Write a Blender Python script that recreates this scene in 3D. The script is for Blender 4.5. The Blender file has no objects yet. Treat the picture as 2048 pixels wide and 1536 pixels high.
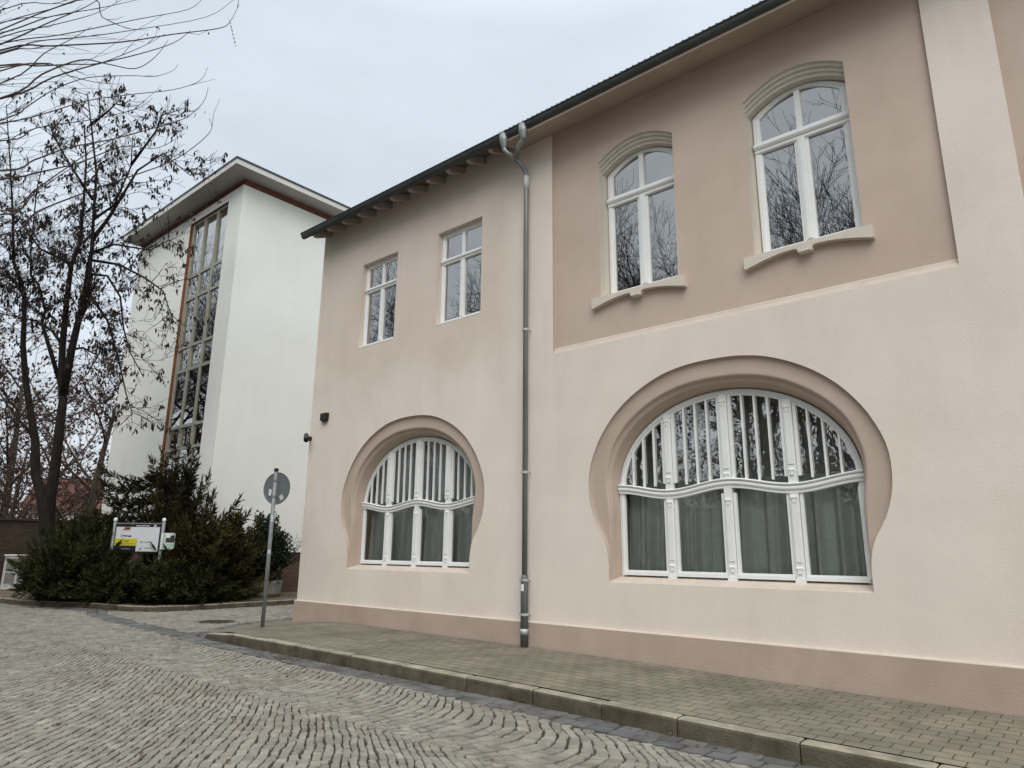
import bpy, math, random
import numpy as np
from mathutils import Vector, Matrix, Quaternion
from mathutils.geometry import tessellate_polygon
rnd = random.Random(7)
nrs = np.random.RandomState(11)
scene = bpy.context.scene
COL = scene.collection
R = math.radians

# ------------------------------------------------------------------ camera
YAW, PIT, ROL = -0.70856, 0.23822, 0.00931
cam = bpy.data.cameras.new('camera')
cam.sensor_width = 36.0
cam.lens = 36.0 * 1376.4 / 2048
cam.clip_start, cam.clip_end = 0.05, 2000
camo = bpy.data.objects.new('camera', cam); COL.objects.link(camo)
_F = Vector((math.sin(YAW)*math.cos(PIT), math.cos(YAW)*math.cos(PIT), math.sin(PIT)))
_R = Vector((math.cos(YAW), -math.sin(YAW), 0)); _U = _R.cross(_F)
_R2 = _R*math.cos(ROL) + _U*math.sin(ROL); _U2 = -_R*math.sin(ROL) + _U*math.cos(ROL)
M4 = Matrix((_R2, _U2, -_F)).transposed().to_4x4(); M4.translation = (0, 0, 1.5)
camo.matrix_world = M4
scene.camera = camo

# ------------------------------------------------------------------ sky, sun, exposure
scene.view_settings.view_transform = 'Standard'
scene.view_settings.look = 'None'
scene.view_settings.exposure = 0.38
scene.view_settings.gamma = 1.0
SUNDIR = Vector((0.58, -0.66, 0.95)).normalized()
w = bpy.data.worlds.new('World'); scene.world = w; w.use_nodes = True
nt = w.node_tree; nt.nodes.clear()
def N(t, typ, **kw):
    n = t.nodes.new(typ)
    for k, v in kw.items():
        if k.startswith('i_'):
            n.inputs[k[2:].replace('_', ' ')].default_value = v
        else: setattr(n, k, v)
    return n
sky = N(nt, 'ShaderNodeTexSky', sky_type='NISHITA', sun_disc=False)
sky.sun_elevation = math.asin(SUNDIR.z); sky.sun_rotation = math.atan2(SUNDIR.x, SUNDIR.y)
tc = N(nt, 'ShaderNodeTexCoord'); sep = N(nt, 'ShaderNodeSeparateXYZ')
nt.links.new(tc.outputs['Generated'], sep.inputs[0])
ramp = N(nt, 'ShaderNodeValToRGB')
cr = ramp.color_ramp
cr.elements[0].position = 0.0; cr.elements[0].color = (0.765, 0.80, 0.85, 1)
cr.elements[1].position = 1.0; cr.elements[1].color = (1.0, 1.0, 1.0, 1)
e = cr.elements.new(0.35); e.color = (0.765, 0.845, 0.93, 1)
e = cr.elements.new(0.68); e.color = (0.73, 0.815, 0.90, 1)
nt.links.new(sep.outputs['Z'], ramp.inputs[0])
mp = N(nt, 'ShaderNodeMapping'); mp.inputs['Scale'].default_value = (1.2, 1.2, 3.2)
nt.links.new(tc.outputs['Generated'], mp.inputs[0])
nz = N(nt, 'ShaderNodeTexNoise', i_Scale=1.6, i_Detail=5.0, i_Roughness=0.55)
nt.links.new(mp.outputs[0], nz.inputs['Vector'])
mr = N(nt, 'ShaderNodeMapRange'); mr.inputs[1].default_value = .3; mr.inputs[2].default_value = .7
mr.inputs[3].default_value = 6.85; mr.inputs[4].default_value = 8.5
nt.links.new(nz.outputs['Fac'], mr.inputs[0])
zb = N(nt, 'ShaderNodeMapRange'); zb.inputs[1].default_value = .66; zb.inputs[2].default_value = 1.0
zb.inputs[3].default_value = 1.0; zb.inputs[4].default_value = 2.5
nt.links.new(sep.outputs['Z'], zb.inputs[0])
m0 = N(nt, 'ShaderNodeMath', operation='MULTIPLY'); nt.links.new(mr.outputs[0], m0.inputs[0]); nt.links.new(zb.outputs[0], m0.inputs[1])
vm = N(nt, 'ShaderNodeVectorMath', operation='SCALE')
nt.links.new(ramp.outputs[0], vm.inputs[0]); nt.links.new(m0.outputs[0], vm.inputs['Scale'])
mx = N(nt, 'ShaderNodeMixRGB'); mx.inputs[0].default_value = 0.93
nt.links.new(sky.outputs[0], mx.inputs[1]); nt.links.new(vm.outputs[0], mx.inputs[2])
bg = N(nt, 'ShaderNodeBackground'); bg.inputs['Strength'].default_value = 0.1
nt.links.new(mx.outputs[0], bg.inputs[0])
wo = N(nt, 'ShaderNodeOutputWorld'); nt.links.new(bg.outputs[0], wo.inputs[0])
sl = bpy.data.lights.new('sun', 'SUN'); sl.energy = 1.5; sl.angle = R(45); sl.color = (1, .965, .915)
so = bpy.data.objects.new('sun', sl); COL.objects.link(so)
so.rotation_euler = SUNDIR.to_track_quat('Z', 'Y').to_euler(); so.location = (0, -5, 30)

# ------------------------------------------------------------------ materials
def newmat(name):
    m = bpy.data.materials.new(name); m.use_nodes = True
    t = m.node_tree; t.nodes.clear()
    out = N(t, 'ShaderNodeOutputMaterial'); b = N(t, 'ShaderNodeBsdfPrincipled')
    t.links.new(b.outputs[0], out.inputs[0])
    return m, t, b, out
def mat(name, col, rough=.8, var=.12, scale=3.0, bump=.0, bscale=60., metal=0., spec=.3, col2=None, stain=0., attr=None, stretch=None, detail=5., streak=0., patch=False):
    m, t, b, out = newmat(name)
    tc = N(t, 'ShaderNodeTexCoord'); vec = tc.outputs['Object']
    if stretch:
        mp = N(t, 'ShaderNodeMapping'); mp.inputs['Scale'].default_value = stretch
        t.links.new(vec, mp.inputs[0]); vecs = mp.outputs[0]
    else: vecs = vec
    n1 = N(t, 'ShaderNodeTexNoise', i_Scale=scale, i_Detail=detail, i_Roughness=.6); t.links.new(vecs, n1.inputs['Vector'])
    rp = N(t, 'ShaderNodeValToRGB'); rp.color_ramp.elements[0].position = .28; rp.color_ramp.elements[1].position = .72
    c2 = col2 or tuple(min(1, c*(1+var)) for c in col); c1 = tuple(c*(1-var) for c in col) if not col2 else col
    rp.color_ramp.elements[0].color = (*c1, 1); rp.color_ramp.elements[1].color = (*c2, 1)
    t.links.new(n1.outputs['Fac'], rp.inputs[0]); cur = rp.outputs[0]
    if stain:
        n3 = N(t, 'ShaderNodeTexNoise', i_Scale=scale*.22, i_Detail=6., i_Roughness=.65); t.links.new(vec, n3.inputs['Vector'])
        r3 = N(t, 'ShaderNodeMapRange'); r3.inputs[1].default_value = .45; r3.inputs[2].default_value = .75
        r3.inputs[3].default_value = 0; r3.inputs[4].default_value = stain; t.links.new(n3.outputs['Fac'], r3.inputs[0])
        mm = N(t, 'ShaderNodeMixRGB', blend_type='MULTIPLY'); t.links.new(r3.outputs[0], mm.inputs[0])
        t.links.new(cur, mm.inputs[1]); mm.inputs[2].default_value = (.72, .68, .62, 1); cur = mm.outputs[0]
    if streak:      # faint rain streaks
        mp4 = N(t, 'ShaderNodeMapping'); mp4.inputs['Scale'].default_value = (1.5, 1.5, .22); t.links.new(vec, mp4.inputs[0])
        n4 = N(t, 'ShaderNodeTexNoise', i_Scale=1.7, i_Detail=7., i_Roughness=.7); t.links.new(mp4.outputs[0], n4.inputs['Vector'])
        n5 = N(t, 'ShaderNodeTexNoise', i_Scale=.38, i_Detail=3.); t.links.new(vec, n5.inputs['Vector'])
        r4 = N(t, 'ShaderNodeMapRange'); r4.inputs[1].default_value = .47; r4.inputs[2].default_value = .72
        r4.inputs[3].default_value = 0; r4.inputs[4].default_value = streak; t.links.new(n4.outputs['Fac'], r4.inputs[0])
        m5 = N(t, 'ShaderNodeMath', operation='MULTIPLY'); t.links.new(r4.outputs[0], m5.inputs[0]); t.links.new(n5.outputs['Fac'], m5.inputs[1])
        mm = N(t, 'ShaderNodeMixRGB', blend_type='MULTIPLY'); t.links.new(m5.outputs[0], mm.inputs[0])
        t.links.new(cur, mm.inputs[1]); mm.inputs[2].default_value = (.62, .55, .48, 1); cur = mm.outputs[0]
    if patch:       # browner, uneven area on the upper left part of the front
        sx = N(t, 'ShaderNodeSeparateXYZ'); t.links.new(vec, sx.inputs[0])
        n6 = N(t, 'ShaderNodeTexNoise', i_Scale=.9, i_Detail=6., i_Roughness=.62); t.links.new(vec, n6.inputs['Vector'])
        ma = N(t, 'ShaderNodeMath', operation='MULTIPLY_ADD'); ma.inputs[1].default_value = 3.4; t.links.new(n6.outputs['Fac'], ma.inputs[0]); t.links.new(sx.outputs['Z'], ma.inputs[2])
        r6 = N(t, 'ShaderNodeMapRange', interpolation_type='SMOOTHSTEP'); r6.inputs[1].default_value = 5.6; r6.inputs[2].default_value = 7.4; t.links.new(ma.outputs[0], r6.inputs[0])
        r7 = N(t, 'ShaderNodeMapRange', interpolation_type='SMOOTHSTEP'); r7.inputs[1].default_value = -2.75; r7.inputs[2].default_value = -3.6; t.links.new(sx.outputs['X'], r7.inputs[0])
        m6 = N(t, 'ShaderNodeMath', operation='MULTIPLY'); t.links.new(r6.outputs[0], m6.inputs[0]); t.links.new(r7.outputs[0], m6.inputs[1])
        mm = N(t, 'ShaderNodeMixRGB', blend_type='MULTIPLY'); t.links.new(m6.outputs[0], mm.inputs[0])
        t.links.new(cur, mm.inputs[1]); mm.inputs[2].default_value = (.88, .855, .835, 1); cur = mm.outputs[0]
    if attr:
        a = N(t, 'ShaderNodeAttribute', attribute_name=attr)
        mm = N(t, 'ShaderNodeMixRGB', blend_type='MULTIPLY'); mm.inputs[0].default_value = 1
        t.links.new(cur, mm.inputs[1]); t.links.new(a.outputs['Color'], mm.inputs[2]); cur = mm.outputs[0]
    t.links.new(cur, b.inputs['Base Color'])
    b.inputs['Roughness'].default_value = rough; b.inputs['Metallic'].default_value = metal
    b.inputs['Specular IOR Level'].default_value = spec
    if bump:
        n2 = N(t, 'ShaderNodeTexNoise', i_Scale=bscale, i_Detail=4., i_Roughness=.6); t.links.new(vec, n2.inputs['Vector'])
        bp = N(t, 'ShaderNodeBump', i_Strength=bump, i_Distance=.01); t.links.new(n2.outputs['Fac'], bp.inputs['Height'])
        t.links.new(bp.outputs[0], b.inputs['Normal'])
    return m
def glassmat(name, base, ior, tint, wav=0., wscale=3.):
    m = bpy.data.materials.new(name); m.use_nodes = True
    t = m.node_tree; t.nodes.clear()
    out = N(t, 'ShaderNodeOutputMaterial'); mixs = N(t, 'ShaderNodeMixShader')
    tr = N(t, 'ShaderNodeBsdfTransparent'); tr.inputs[0].default_value = (*tint, 1)
    gl = N(t, 'ShaderNodeBsdfGlossy'); gl.inputs['Roughness'].default_value = .004; gl.inputs[0].default_value = (1, .975, .94, 1)
    fr = N(t, 'ShaderNodeFresnel', i_IOR=ior)
    mr = N(t, 'ShaderNodeMapRange'); mr.inputs[3].default_value = base; mr.inputs[4].default_value = 1.0
    t.links.new(fr.outputs[0], mr.inputs[0]); t.links.new(mr.outputs[0], mixs.inputs[0])
    t.links.new(tr.outputs[0], mixs.inputs[1]); t.links.new(gl.outputs[0], mixs.inputs[2]); t.links.new(mixs.outputs[0], out.inputs[0])
    if wav:
        tc = N(t, 'ShaderNodeTexCoord'); mp = N(t, 'ShaderNodeMapping'); mp.inputs['Scale'].default_value = (1, 1, 2.2)
        t.links.new(tc.outputs['Object'], mp.inputs[0])
        n = N(t, 'ShaderNodeTexNoise', i_Scale=wscale, i_Detail=1.); t.links.new(mp.outputs[0], n.inputs['Vector'])
        bp = N(t, 'ShaderNodeBump', i_Strength=wav, i_Distance=.02); t.links.new(n.outputs['Fac'], bp.inputs['Height'])
        t.links.new(bp.outputs[0], gl.inputs['Normal'])
    return m
def brickmat(name, c1, c2, mortar, bw, rh, ms, axes='XY', bump=.6, rough=.9, var=.25, squash=1., offset=.5, bias=0.):
    m, t, b, out = newmat(name)
    tc = N(t, 'ShaderNodeTexCoord'); sp = N(t, 'ShaderNodeSeparateXYZ'); cb = N(t, 'ShaderNodeCombineXYZ')
    t.links.new(tc.outputs['Object'], sp.inputs[0])
    t.links.new(sp.outputs[axes[0]], cb.inputs[0]); t.links.new(sp.outputs[axes[1]], cb.inputs[1])
    nw = N(t, 'ShaderNodeTexNoise', i_Scale=9., i_Detail=2.); t.links.new(tc.outputs['Object'], nw.inputs['Vector'])
    sc = N(t, 'ShaderNodeVectorMath', operation='SCALE'); sc.inputs['Scale'].default_value = ms*1.2
    t.links.new(nw.outputs['Color'], sc.inputs[0])
    ad = N(t, 'ShaderNodeVectorMath', operation='ADD'); t.links.new(cb.outputs[0], ad.inputs[0]); t.links.new(sc.outputs[0], ad.inputs[1])
    br = N(t, 'ShaderNodeTexBrick'); br.offset = offset
    br.inputs['Scale'].default_value = 1.; br.inputs['Brick Width'].default_value = bw; br.inputs['Row Height'].default_value = rh
    br.inputs['Mortar Size'].default_value = ms; br.inputs['Mortar Smooth'].default_value = .35; br.inputs['Bias'].default_value = bias
    br.inputs['Color1'].default_value = (*c1, 1); br.inputs['Color2'].default_value = (*c2, 1); br.inputs['Mortar'].default_value = (*mortar, 1)
    t.links.new(ad.outputs[0], br.inputs['Vector'])
    n1 = N(t, 'ShaderNodeTexNoise', i_Scale=1.3, i_Detail=8., i_Roughness=.68); t.links.new(tc.outputs['Object'], n1.inputs['Vector'])
    mr = N(t, 'ShaderNodeMapRange'); mr.inputs[1].default_value = .3; mr.inputs[2].default_value = .7
    mr.inputs[3].default_value = 1-var; mr.inputs[4].default_value = 1+var; t.links.new(n1.outputs['Fac'], mr.inputs[0])
    vm = N(t, 'ShaderNodeVectorMath', operation='SCALE'); t.links.new(br.outputs['Color'], vm.inputs[0]); t.links.new(mr.outputs[0], vm.inputs['Scale'])
    t.links.new(vm.outputs[0], b.inputs['Base Color']); b.inputs['Roughness'].default_value = rough
    b.inputs['Specular IOR Level'].default_value = .2
    n2 = N(t, 'ShaderNodeTexNoise', i_Scale=70., i_Detail=3.); t.links.new(tc.outputs['Object'], n2.inputs['Vector'])
    ma = N(t, 'ShaderNodeMath', operation='MULTIPLY_ADD'); ma.inputs[1].default_value = .25
    inv = N(t, 'ShaderNodeMath', operation='SUBTRACT'); inv.inputs[0].default_value = 1.; t.links.new(br.outputs['Fac'], inv.inputs[1])
    t.links.new(n2.outputs['Fac'], ma.inputs[0]); t.links.new(inv.outputs[0], ma.inputs[2])
    bp = N(t, 'ShaderNodeBump', i_Strength=bump, i_Distance=.008); t.links.new(ma.outputs[0], bp.inputs['Height']); t.links.new(bp.outputs[0], b.inputs['Normal'])
    return m

CREAM = mat('cream_render', (.765, .685, .60), .92, .045, 1.1, .4, 80., stain=.38, spec=.1, streak=.26, patch=True)
TAN = mat('tan_render', (.555, .447, .368), .92, .055, 1.2, .4, 80., stain=.4, spec=.1, streak=.15)
BAND = mat('tan_band', (.49, .395, .322), .92, .05, 2.2, .3, 90., stain=.2, spec=.1)
PLINTH = mat('plinth_render', (.475, .375, .308), .92, .08, 1.6, .5, 70., stain=.6, streak=.2, spec=.1)
PLTOP = mat('plinth_top_render', (.59, .51, .43), .92, .09, 2.0, .3, 80., spec=.1)
HOOD = mat('hood_render', (.60, .55, .465), .9, .05, 2.0, .25, 90., spec=.1)
SILLM = mat('sill_render', (.63, .57, .49), .9, .06, 3.0, .25, 80., spec=.1)
WHITEP = mat('white_paint', (.80, .81, .79), .42, .03, 6.0, .05, 40., spec=.4)
ZINC = mat('zinc', (.25, .265, .26), .5, .22, 5.0, .08, 30., metal=.45, spec=.5, stretch=(1, 1, .15))
ZINCL = mat('zinc_light', (.46, .48, .475), .5, .2, 5.0, .08, 30., metal=.35, stretch=(1, 1, .15))
GUTM = mat('gutter_zinc', (.06, .066, .062), .5, .25, 3.0, .08, 30., metal=.3, spec=.4)
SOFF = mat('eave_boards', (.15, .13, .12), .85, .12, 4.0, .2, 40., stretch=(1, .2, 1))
RAFT = mat('rafter_paint', (.36, .30, .265), .8, .12, 5.0, .1, 40.)
ROOFM = mat('roof_sheet', (.12, .12, .115), .85, .2, 3.0, .3, 30.)
GLU = glassmat('upper_glass', .38, 1.5, (.75, .76, .78), .006, 2.0)
GLL = glassmat('lower_glass', .07, 1.4, (.95, .97, .95), .02, 2.5)
GLO = glassmat('old_wavy_glass', .40, 1.5, (.85, .87, .85), .04, 3.0)
GLS = glassmat('small_arch_glass', .06, 1.4, (.78, .8, .8), .03, 3.0)
GLT = glassmat('tower_glass', .46, 1.5, (.6, .65, .63), .02, 1.0)
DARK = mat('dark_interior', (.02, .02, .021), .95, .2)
CURT = mat('curtain_cloth', (.60, .63, .60), .9, .08, 8., .1, 200.)
CURTR = mat('red_curtain_cloth', (.20, .04, .032), .9, .1, 8.)
VEIL = mat('pale_curtain_cloth', (.30, .27, .27), .9, .1, 8.)
WHITEW = mat('white_render', (.82, .825, .775), .92, .025, .7, .25, 60., stain=.2, streak=.16, spec=.1)
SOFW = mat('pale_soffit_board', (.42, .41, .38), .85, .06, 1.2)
FASC = mat('fascia_board', (.62, .62, .58), .7, .05, 2.)
REDB = mat('red_brown_band', (.17, .07, .045), .8, .15, 3.)
BRONZE = mat('beige_window_metal', (.36, .355, .29), .5, .1, 4., metal=.1)
TERRA = mat('rust_brown_frame', (.25, .105, .05), .7, .15, 4.)
BRICKD = brickmat('dark_brick', (.13, .075, .055), (.10, .06, .045), (.12, .10, .085), .25, .077, .008, 'YZ')
BRICKW = brickmat('old_brick', (.075, .05, .036), (.05, .035, .027), (.06, .05, .042), .25, .077, .008, 'YZ')
PAVE = brickmat('concrete_pavers', (.205, .185, .138), (.172, .158, .12), (.08, .07, .05), .205, .165, .006, 'XY', bump=.9, var=.32)
STONE = mat('granite_setts', (.240, .227, .193), .85, .25, 5., .6, 55., spec=.18, stain=.75, attr='tint')
GUTS = mat('blue_grey_setts', (.085, .08, .068), .8, .3, 3.2, .5, 55., spec=.2, col2=(.155, .157, .162), attr='tint')
JOINT = mat('sandy_joints', (.045, .038, .026), .95, .35, 8., .6, 60.)
KERBM = mat('kerb_stone', (.30, .275, .215), .88, .38, 5., .8, 60., stain=.8, spec=.25)
GROUND = mat('ground_soil', (.12, .095, .065), .95, .4, 2., .7, 30.)
FARROAD = brickmat('far_setts', (.28, .265, .24), (.23, .22, .20), (.08, .07, .055), .14, .11, .012, 'YX', bump=1., var=.18)
BARK = mat('dark_bark', (.024, .019, .015), .92, .45, 9., .8, 30., stretch=(1, 1, .3))
BARKB = mat('grey_brown_bark', (.07, .055, .045), .92, .3, 9., .5, 30.)
TWIGM = mat('reddish_twig', (.085, .06, .052), .8, .25, 12.)
POD = mat('brown_pods', (.035, .024, .018), .85, .5, 4.)
RUST = mat('rusty_leaves', (.085, .040, .026), .85, .45, 2.)
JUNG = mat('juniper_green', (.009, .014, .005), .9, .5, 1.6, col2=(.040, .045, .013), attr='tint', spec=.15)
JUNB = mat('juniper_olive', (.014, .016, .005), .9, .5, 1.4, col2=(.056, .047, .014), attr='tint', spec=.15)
LAUR = mat('laurel_leaf', (.010, .017, .008), .6, .5, 3., col2=(.022, .034, .014), spec=.2)
CONC = mat('planter_concrete', (.26, .25, .225), .9, .2, 4., .5, 40., stain=.4)
STEEL = mat('galvanised_steel', (.235, .25, .25), .55, .2, 8., metal=.3)
SIGNB = mat('sign_back_grey', (.15, .17, .17), .55, .08, 3., metal=.2)
STICK = mat('white_sticker', (.75, .76, .76), .6, .05)
PANELW = mat('white_sign_panel', (.66, .67, .68), .4, .03)
YEL = mat('yellow_sign_panel', (.58, .52, .035), .45, .05)
BLK = mat('black_sign_panel', (.02, .02, .022), .4, .1)
GREYP = mat('print_grey', (.30, .31, .32), .5, .1)
REDP = mat('print_red', (.40, .07, .03), .5, .1)
GRN = mat('print_pale_green', (.42, .54, .46), .5, .06)
GRND = mat('print_dark_green', (.12, .2, .12), .5, .1)
PLAST = mat('black_plastic', (.012, .012, .013), .4, .2)
IRON = mat('cast_iron', (.075, .065, .055), .6, .3, 20., .5, 60., metal=.4)
BOXW = mat('chipped_white_paint', (.50, .50, .47), .75, .3, 12., .2, 30.)
BOXG = mat('grimy_panel', (.20, .19, .185), .8, .4, 14.)
LITTER = mat('dry_leaf', (.085, .048, .025), .85, .5, 6.)
REDT = mat('red_roof_tiles', (.13, .05, .038), .85, .2, 3.)
PALEH = mat('pale_house_render', (.5, .48, .45), .9, .06)
HEDGE = mat('hedge_leaf', (.022, .026, .015), .85, .5, 1.2)

# ------------------------------------------------------------------ mesh helpers
class MB:
    def __init__(s): s.v = []; s.f = []; s.n = 0; s.t = []
    def add(s, verts, faces, tint=None):
        o = s.n; s.v.extend(verts); s.n += len(verts)
        for f in faces: s.f.append(tuple(i+o for i in f))
        s.t.extend([tint if tint is not None else 1.0]*len(verts)); return o
    def box(s, x0, x1, y0, y1, z0, z1):
        s.add([(x0,y0,z0),(x1,y0,z0),(x1,y1,z0),(x0,y1,z0),(x0,y0,z1),(x1,y0,z1),(x1,y1,z1),(x0,y1,z1)],
              [(0,3,2,1),(4,5,6,7),(0,1,5,4),(1,2,6,5),(2,3,7,6),(3,0,4,7)])
    def obox(s, c, ax, ay, az):          # centre and three half axes
        c, ax, ay, az = map(Vector, (c, ax, ay, az)); vs = []
        for k in (-1, 1):
            for i, j in ((-1,-1),(1,-1),(1,1),(-1,1)): vs.append(tuple(c+ax*i+ay*j+az*k))
        s.add(vs, [(0,3,2,1),(4,5,6,7),(0,1,5,4),(1,2,6,5),(2,3,7,6),(3,0,4,7)])
    def loft(s, rings, closed=False, caps=False):
        n = len(rings[0]); o = s.n
        for r in rings: s.add([tuple(p) for p in r], [])
        for i in range(len(rings)-1):
            for j in range(n if closed else n-1):
                k = (j+1) % n
                s.f.append((o+i*n+j, o+i*n+k, o+(i+1)*n+k, o+(i+1)*n+j))
        if caps:
            s.f.append(tuple(o+j for j in range(n))[::-1]); s.f.append(tuple(o+(len(rings)-1)*n+j for j in range(n)))
    def tube(s, pts, rad, sides=6, cap=True, tint=None):
        pts = [Vector(p) for p in pts]; n = len(pts)
        if not hasattr(rad, '__len__'): rad = [rad]*n
        d0 = (pts[1]-pts[0]).normalized()
        u = d0.orthogonal().normalized(); o = s.n; vs = []
        for i, p in enumerate(pts):
            d = (pts[min(i+1, n-1)]-pts[max(i-1, 0)])
            d = d.normalized() if d.length > 1e-9 else d0
            u = (u - d*u.dot(d)); u = u.normalized() if u.length > 1e-6 else d.orthogonal().normalized()
            v = d.cross(u)
            for k in range(sides):
                a = 2*math.pi*k/sides; vs.append(tuple(p+(u*math.cos(a)+v*math.sin(a))*rad[i]))
        fs = []
        for i in range(n-1):
            for k in range(sides):
                k2 = (k+1) % sides; fs.append((i*sides+k, i*sides+k2, (i+1)*sides+k2, (i+1)*sides+k))
        if cap and sides > 3:
            fs.append(tuple(range(sides))[::-1]); fs.append(tuple((n-1)*sides+k for k in range(sides)))
        s.add(vs, fs, tint)
    def poly(s, loops, plane, flip=False):   # loops of 2D points, holes after the first; plane maps (a,b)->3D
        L = [[Vector((p[0], p[1], 0)) for p in l] for l in loops]
        tr = tessellate_polygon(L); flat = [p for l in loops for p in l]
        if flip:       # make every face look towards the street (-y)
            def ok(t): a, b, c = (Vector(plane(*flat[i])) for i in t); return (b-a).cross(c-a).y <= 0
            tr = [t if ok(t) else t[::-1] for t in tr]
        s.add([plane(*p) for p in flat], [tuple(t) for t in tr])
    def prism(s, pts, plane0, plane1):
        n = len(pts); o = s.n
        s.add([plane0(*p) for p in pts]+[plane1(*p) for p in pts], [])
        tr = tessellate_polygon([[Vector((p[0], p[1], 0)) for p in pts]])
        for t in tr:
            s.f.append(tuple(o+i for i in t)); s.f.append(tuple(o+n+i for i in t[::-1]))
        for i in range(n):
            j = (i+1) % n; s.f.append((o+i, o+j, o+n+j, o+n+i))
LOC = {}
def finish(name, verts, faces, m, parent=None, smooth=False, tint=None):
    off = Vector(LOC.get(parent.name, (0, 0, 0))) if parent else Vector((0, 0, 0))
    V = np.asarray(verts, dtype=np.float64).reshape(-1, 3) - np.array(off)
    me = bpy.data.meshes.new(name); me.from_pydata(V.tolist() if len(V) else [], [], faces)
    me.materials.append(m)
    if tint is not None:
        ca = me.color_attributes.new('tint', 'FLOAT_COLOR', 'POINT')
        tt = np.asarray(tint, dtype=np.float32)
        if tt.ndim == 1: tt = np.stack([tt, tt, tt], 1)
        ca.data.foreach_set('color', np.concatenate([tt, np.ones((len(tt), 1), np.float32)], 1).ravel())
    if smooth: me.polygons.foreach_set('use_smooth', [True]*len(me.polygons))
    o = bpy.data.objects.new(name, me); COL.objects.link(o)
    if parent: o.parent = parent; LOC[o.name] = tuple(off)
    return o
def part(name, mb, m, parent=None, smooth=False, tint=False, label=None):
    o = finish(name, mb.v, mb.f, m, parent, smooth, mb.t if tint else None)
    if label: o['label'] = label
    return o
def upright_faces(o, m):      # upright faces of the kerb stones take the darker second material
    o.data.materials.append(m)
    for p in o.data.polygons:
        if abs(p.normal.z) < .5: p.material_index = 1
def thing(name, label, cat, loc=(0, 0, 0), group=None):
    o = bpy.data.objects.new(name, None); COL.objects.link(o); o.location = loc; o.empty_display_size = .2
    o['label'] = label; o['category'] = cat
    if group: o['group'] = group
    LOC[o.name] = tuple(loc); return o
def tag(o, label, cat, group=None):
    o['label'] = label; o['category'] = cat
    if group: o['group'] = group
    return o
def struct(o): o['kind'] = 'structure'; return o
def lerp(a, b, t): return a+(b-a)*t
def interp(x, xs, ys): return float(np.interp(x, xs, ys))

# ------------------------------------------------------------------ ground heights
ZX = [-60, -20, -12.75, -6.87, -4.75, -2.45, -.87, 8]
ZV = [.20, .19, .18, .145, .12, .077, .059, -.03]
def zpav(x): return interp(x, ZX, ZV)
def zroad(x): return zpav(x) - .135
FY = 8.30                                   # facade plane

# ---- wide base ground
mb = MB()
xs = [-400, -120, -60, -40, -30, -24, -20, -16, -12, -8, -4, 0, 4, 10, 60, 400]
ys = [-300, -60, -20, -8, 0, 3, 6, 9, 14, 30, 100, 400]
grid = [[(x, y, zroad(min(max(x, -60), 8))-.03) for x in xs] for y in ys]
mb.loft(grid)
struct(part('ground', mb, FARROAD))

# ---- cobbled road: each sett is real geometry
def seg_dist(px, py, poly):
    d = np.full(px.shape, 1e9)
    for (x0, y0), (x1, y1) in zip(poly[:-1], poly[1:]):
        dx, dy = x1-x0, y1-y0; t = np.clip(((px-x0)*dx+(py-y0)*dy)/(dx*dx+dy*dy), 0, 1)
        d = np.minimum(d, np.hypot(px-x0-t*dx, py-y0-t*dy))
    return d
def in_poly(px, py, poly):
    c = np.zeros(px.shape, bool); n = len(poly)
    for i in range(n):
        x0, y0 = poly[i]; x1, y1 = poly[(i+1) % n]
        m = ((y0 > py) != (y1 > py)) & (px < (x1-x0)*(py-y0)/(y1-y0+1e-12)+x0); c ^= m
    return c
KERB_Y = 5.93
PAV = [(8, 5.93+.15), (-11.7, 5.93+.15), (-11.95, 6.02), (-12.42, 6.51), (-13.07, 7.4), (-13.3, 8.22), (-13.4, 9.2), (-13.45, 30), (8, 30)]
BEDK = [(-60, 4.9), (-30, 5.3), (-22.6, 5.7), (-21.3, 5.85), (-20.3, 6.3), (-19.4, 6.72), (-18.4, 6.95), (-17.74, 7.1), (-17.25, 7.45), (-17.08, 8.0), (-17.1, 9.03), (-17.25, 11.1), (-17.4, 30)]
GUT1 = [(8, KERB_Y-.19), (-11.6, KERB_Y-.19), (-12.4, 5.85), (-15, 6.0), (-17.4, 6.25), (-18.5, 6.62), (-20.4, 5.95)]
GUT2 = [(-12.35, 6.05), (-12.95, 6.85), (-13.45, 7.6), (-13.68, 8.4), (-13.8, 9.4), (-13.9, 16)]
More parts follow.
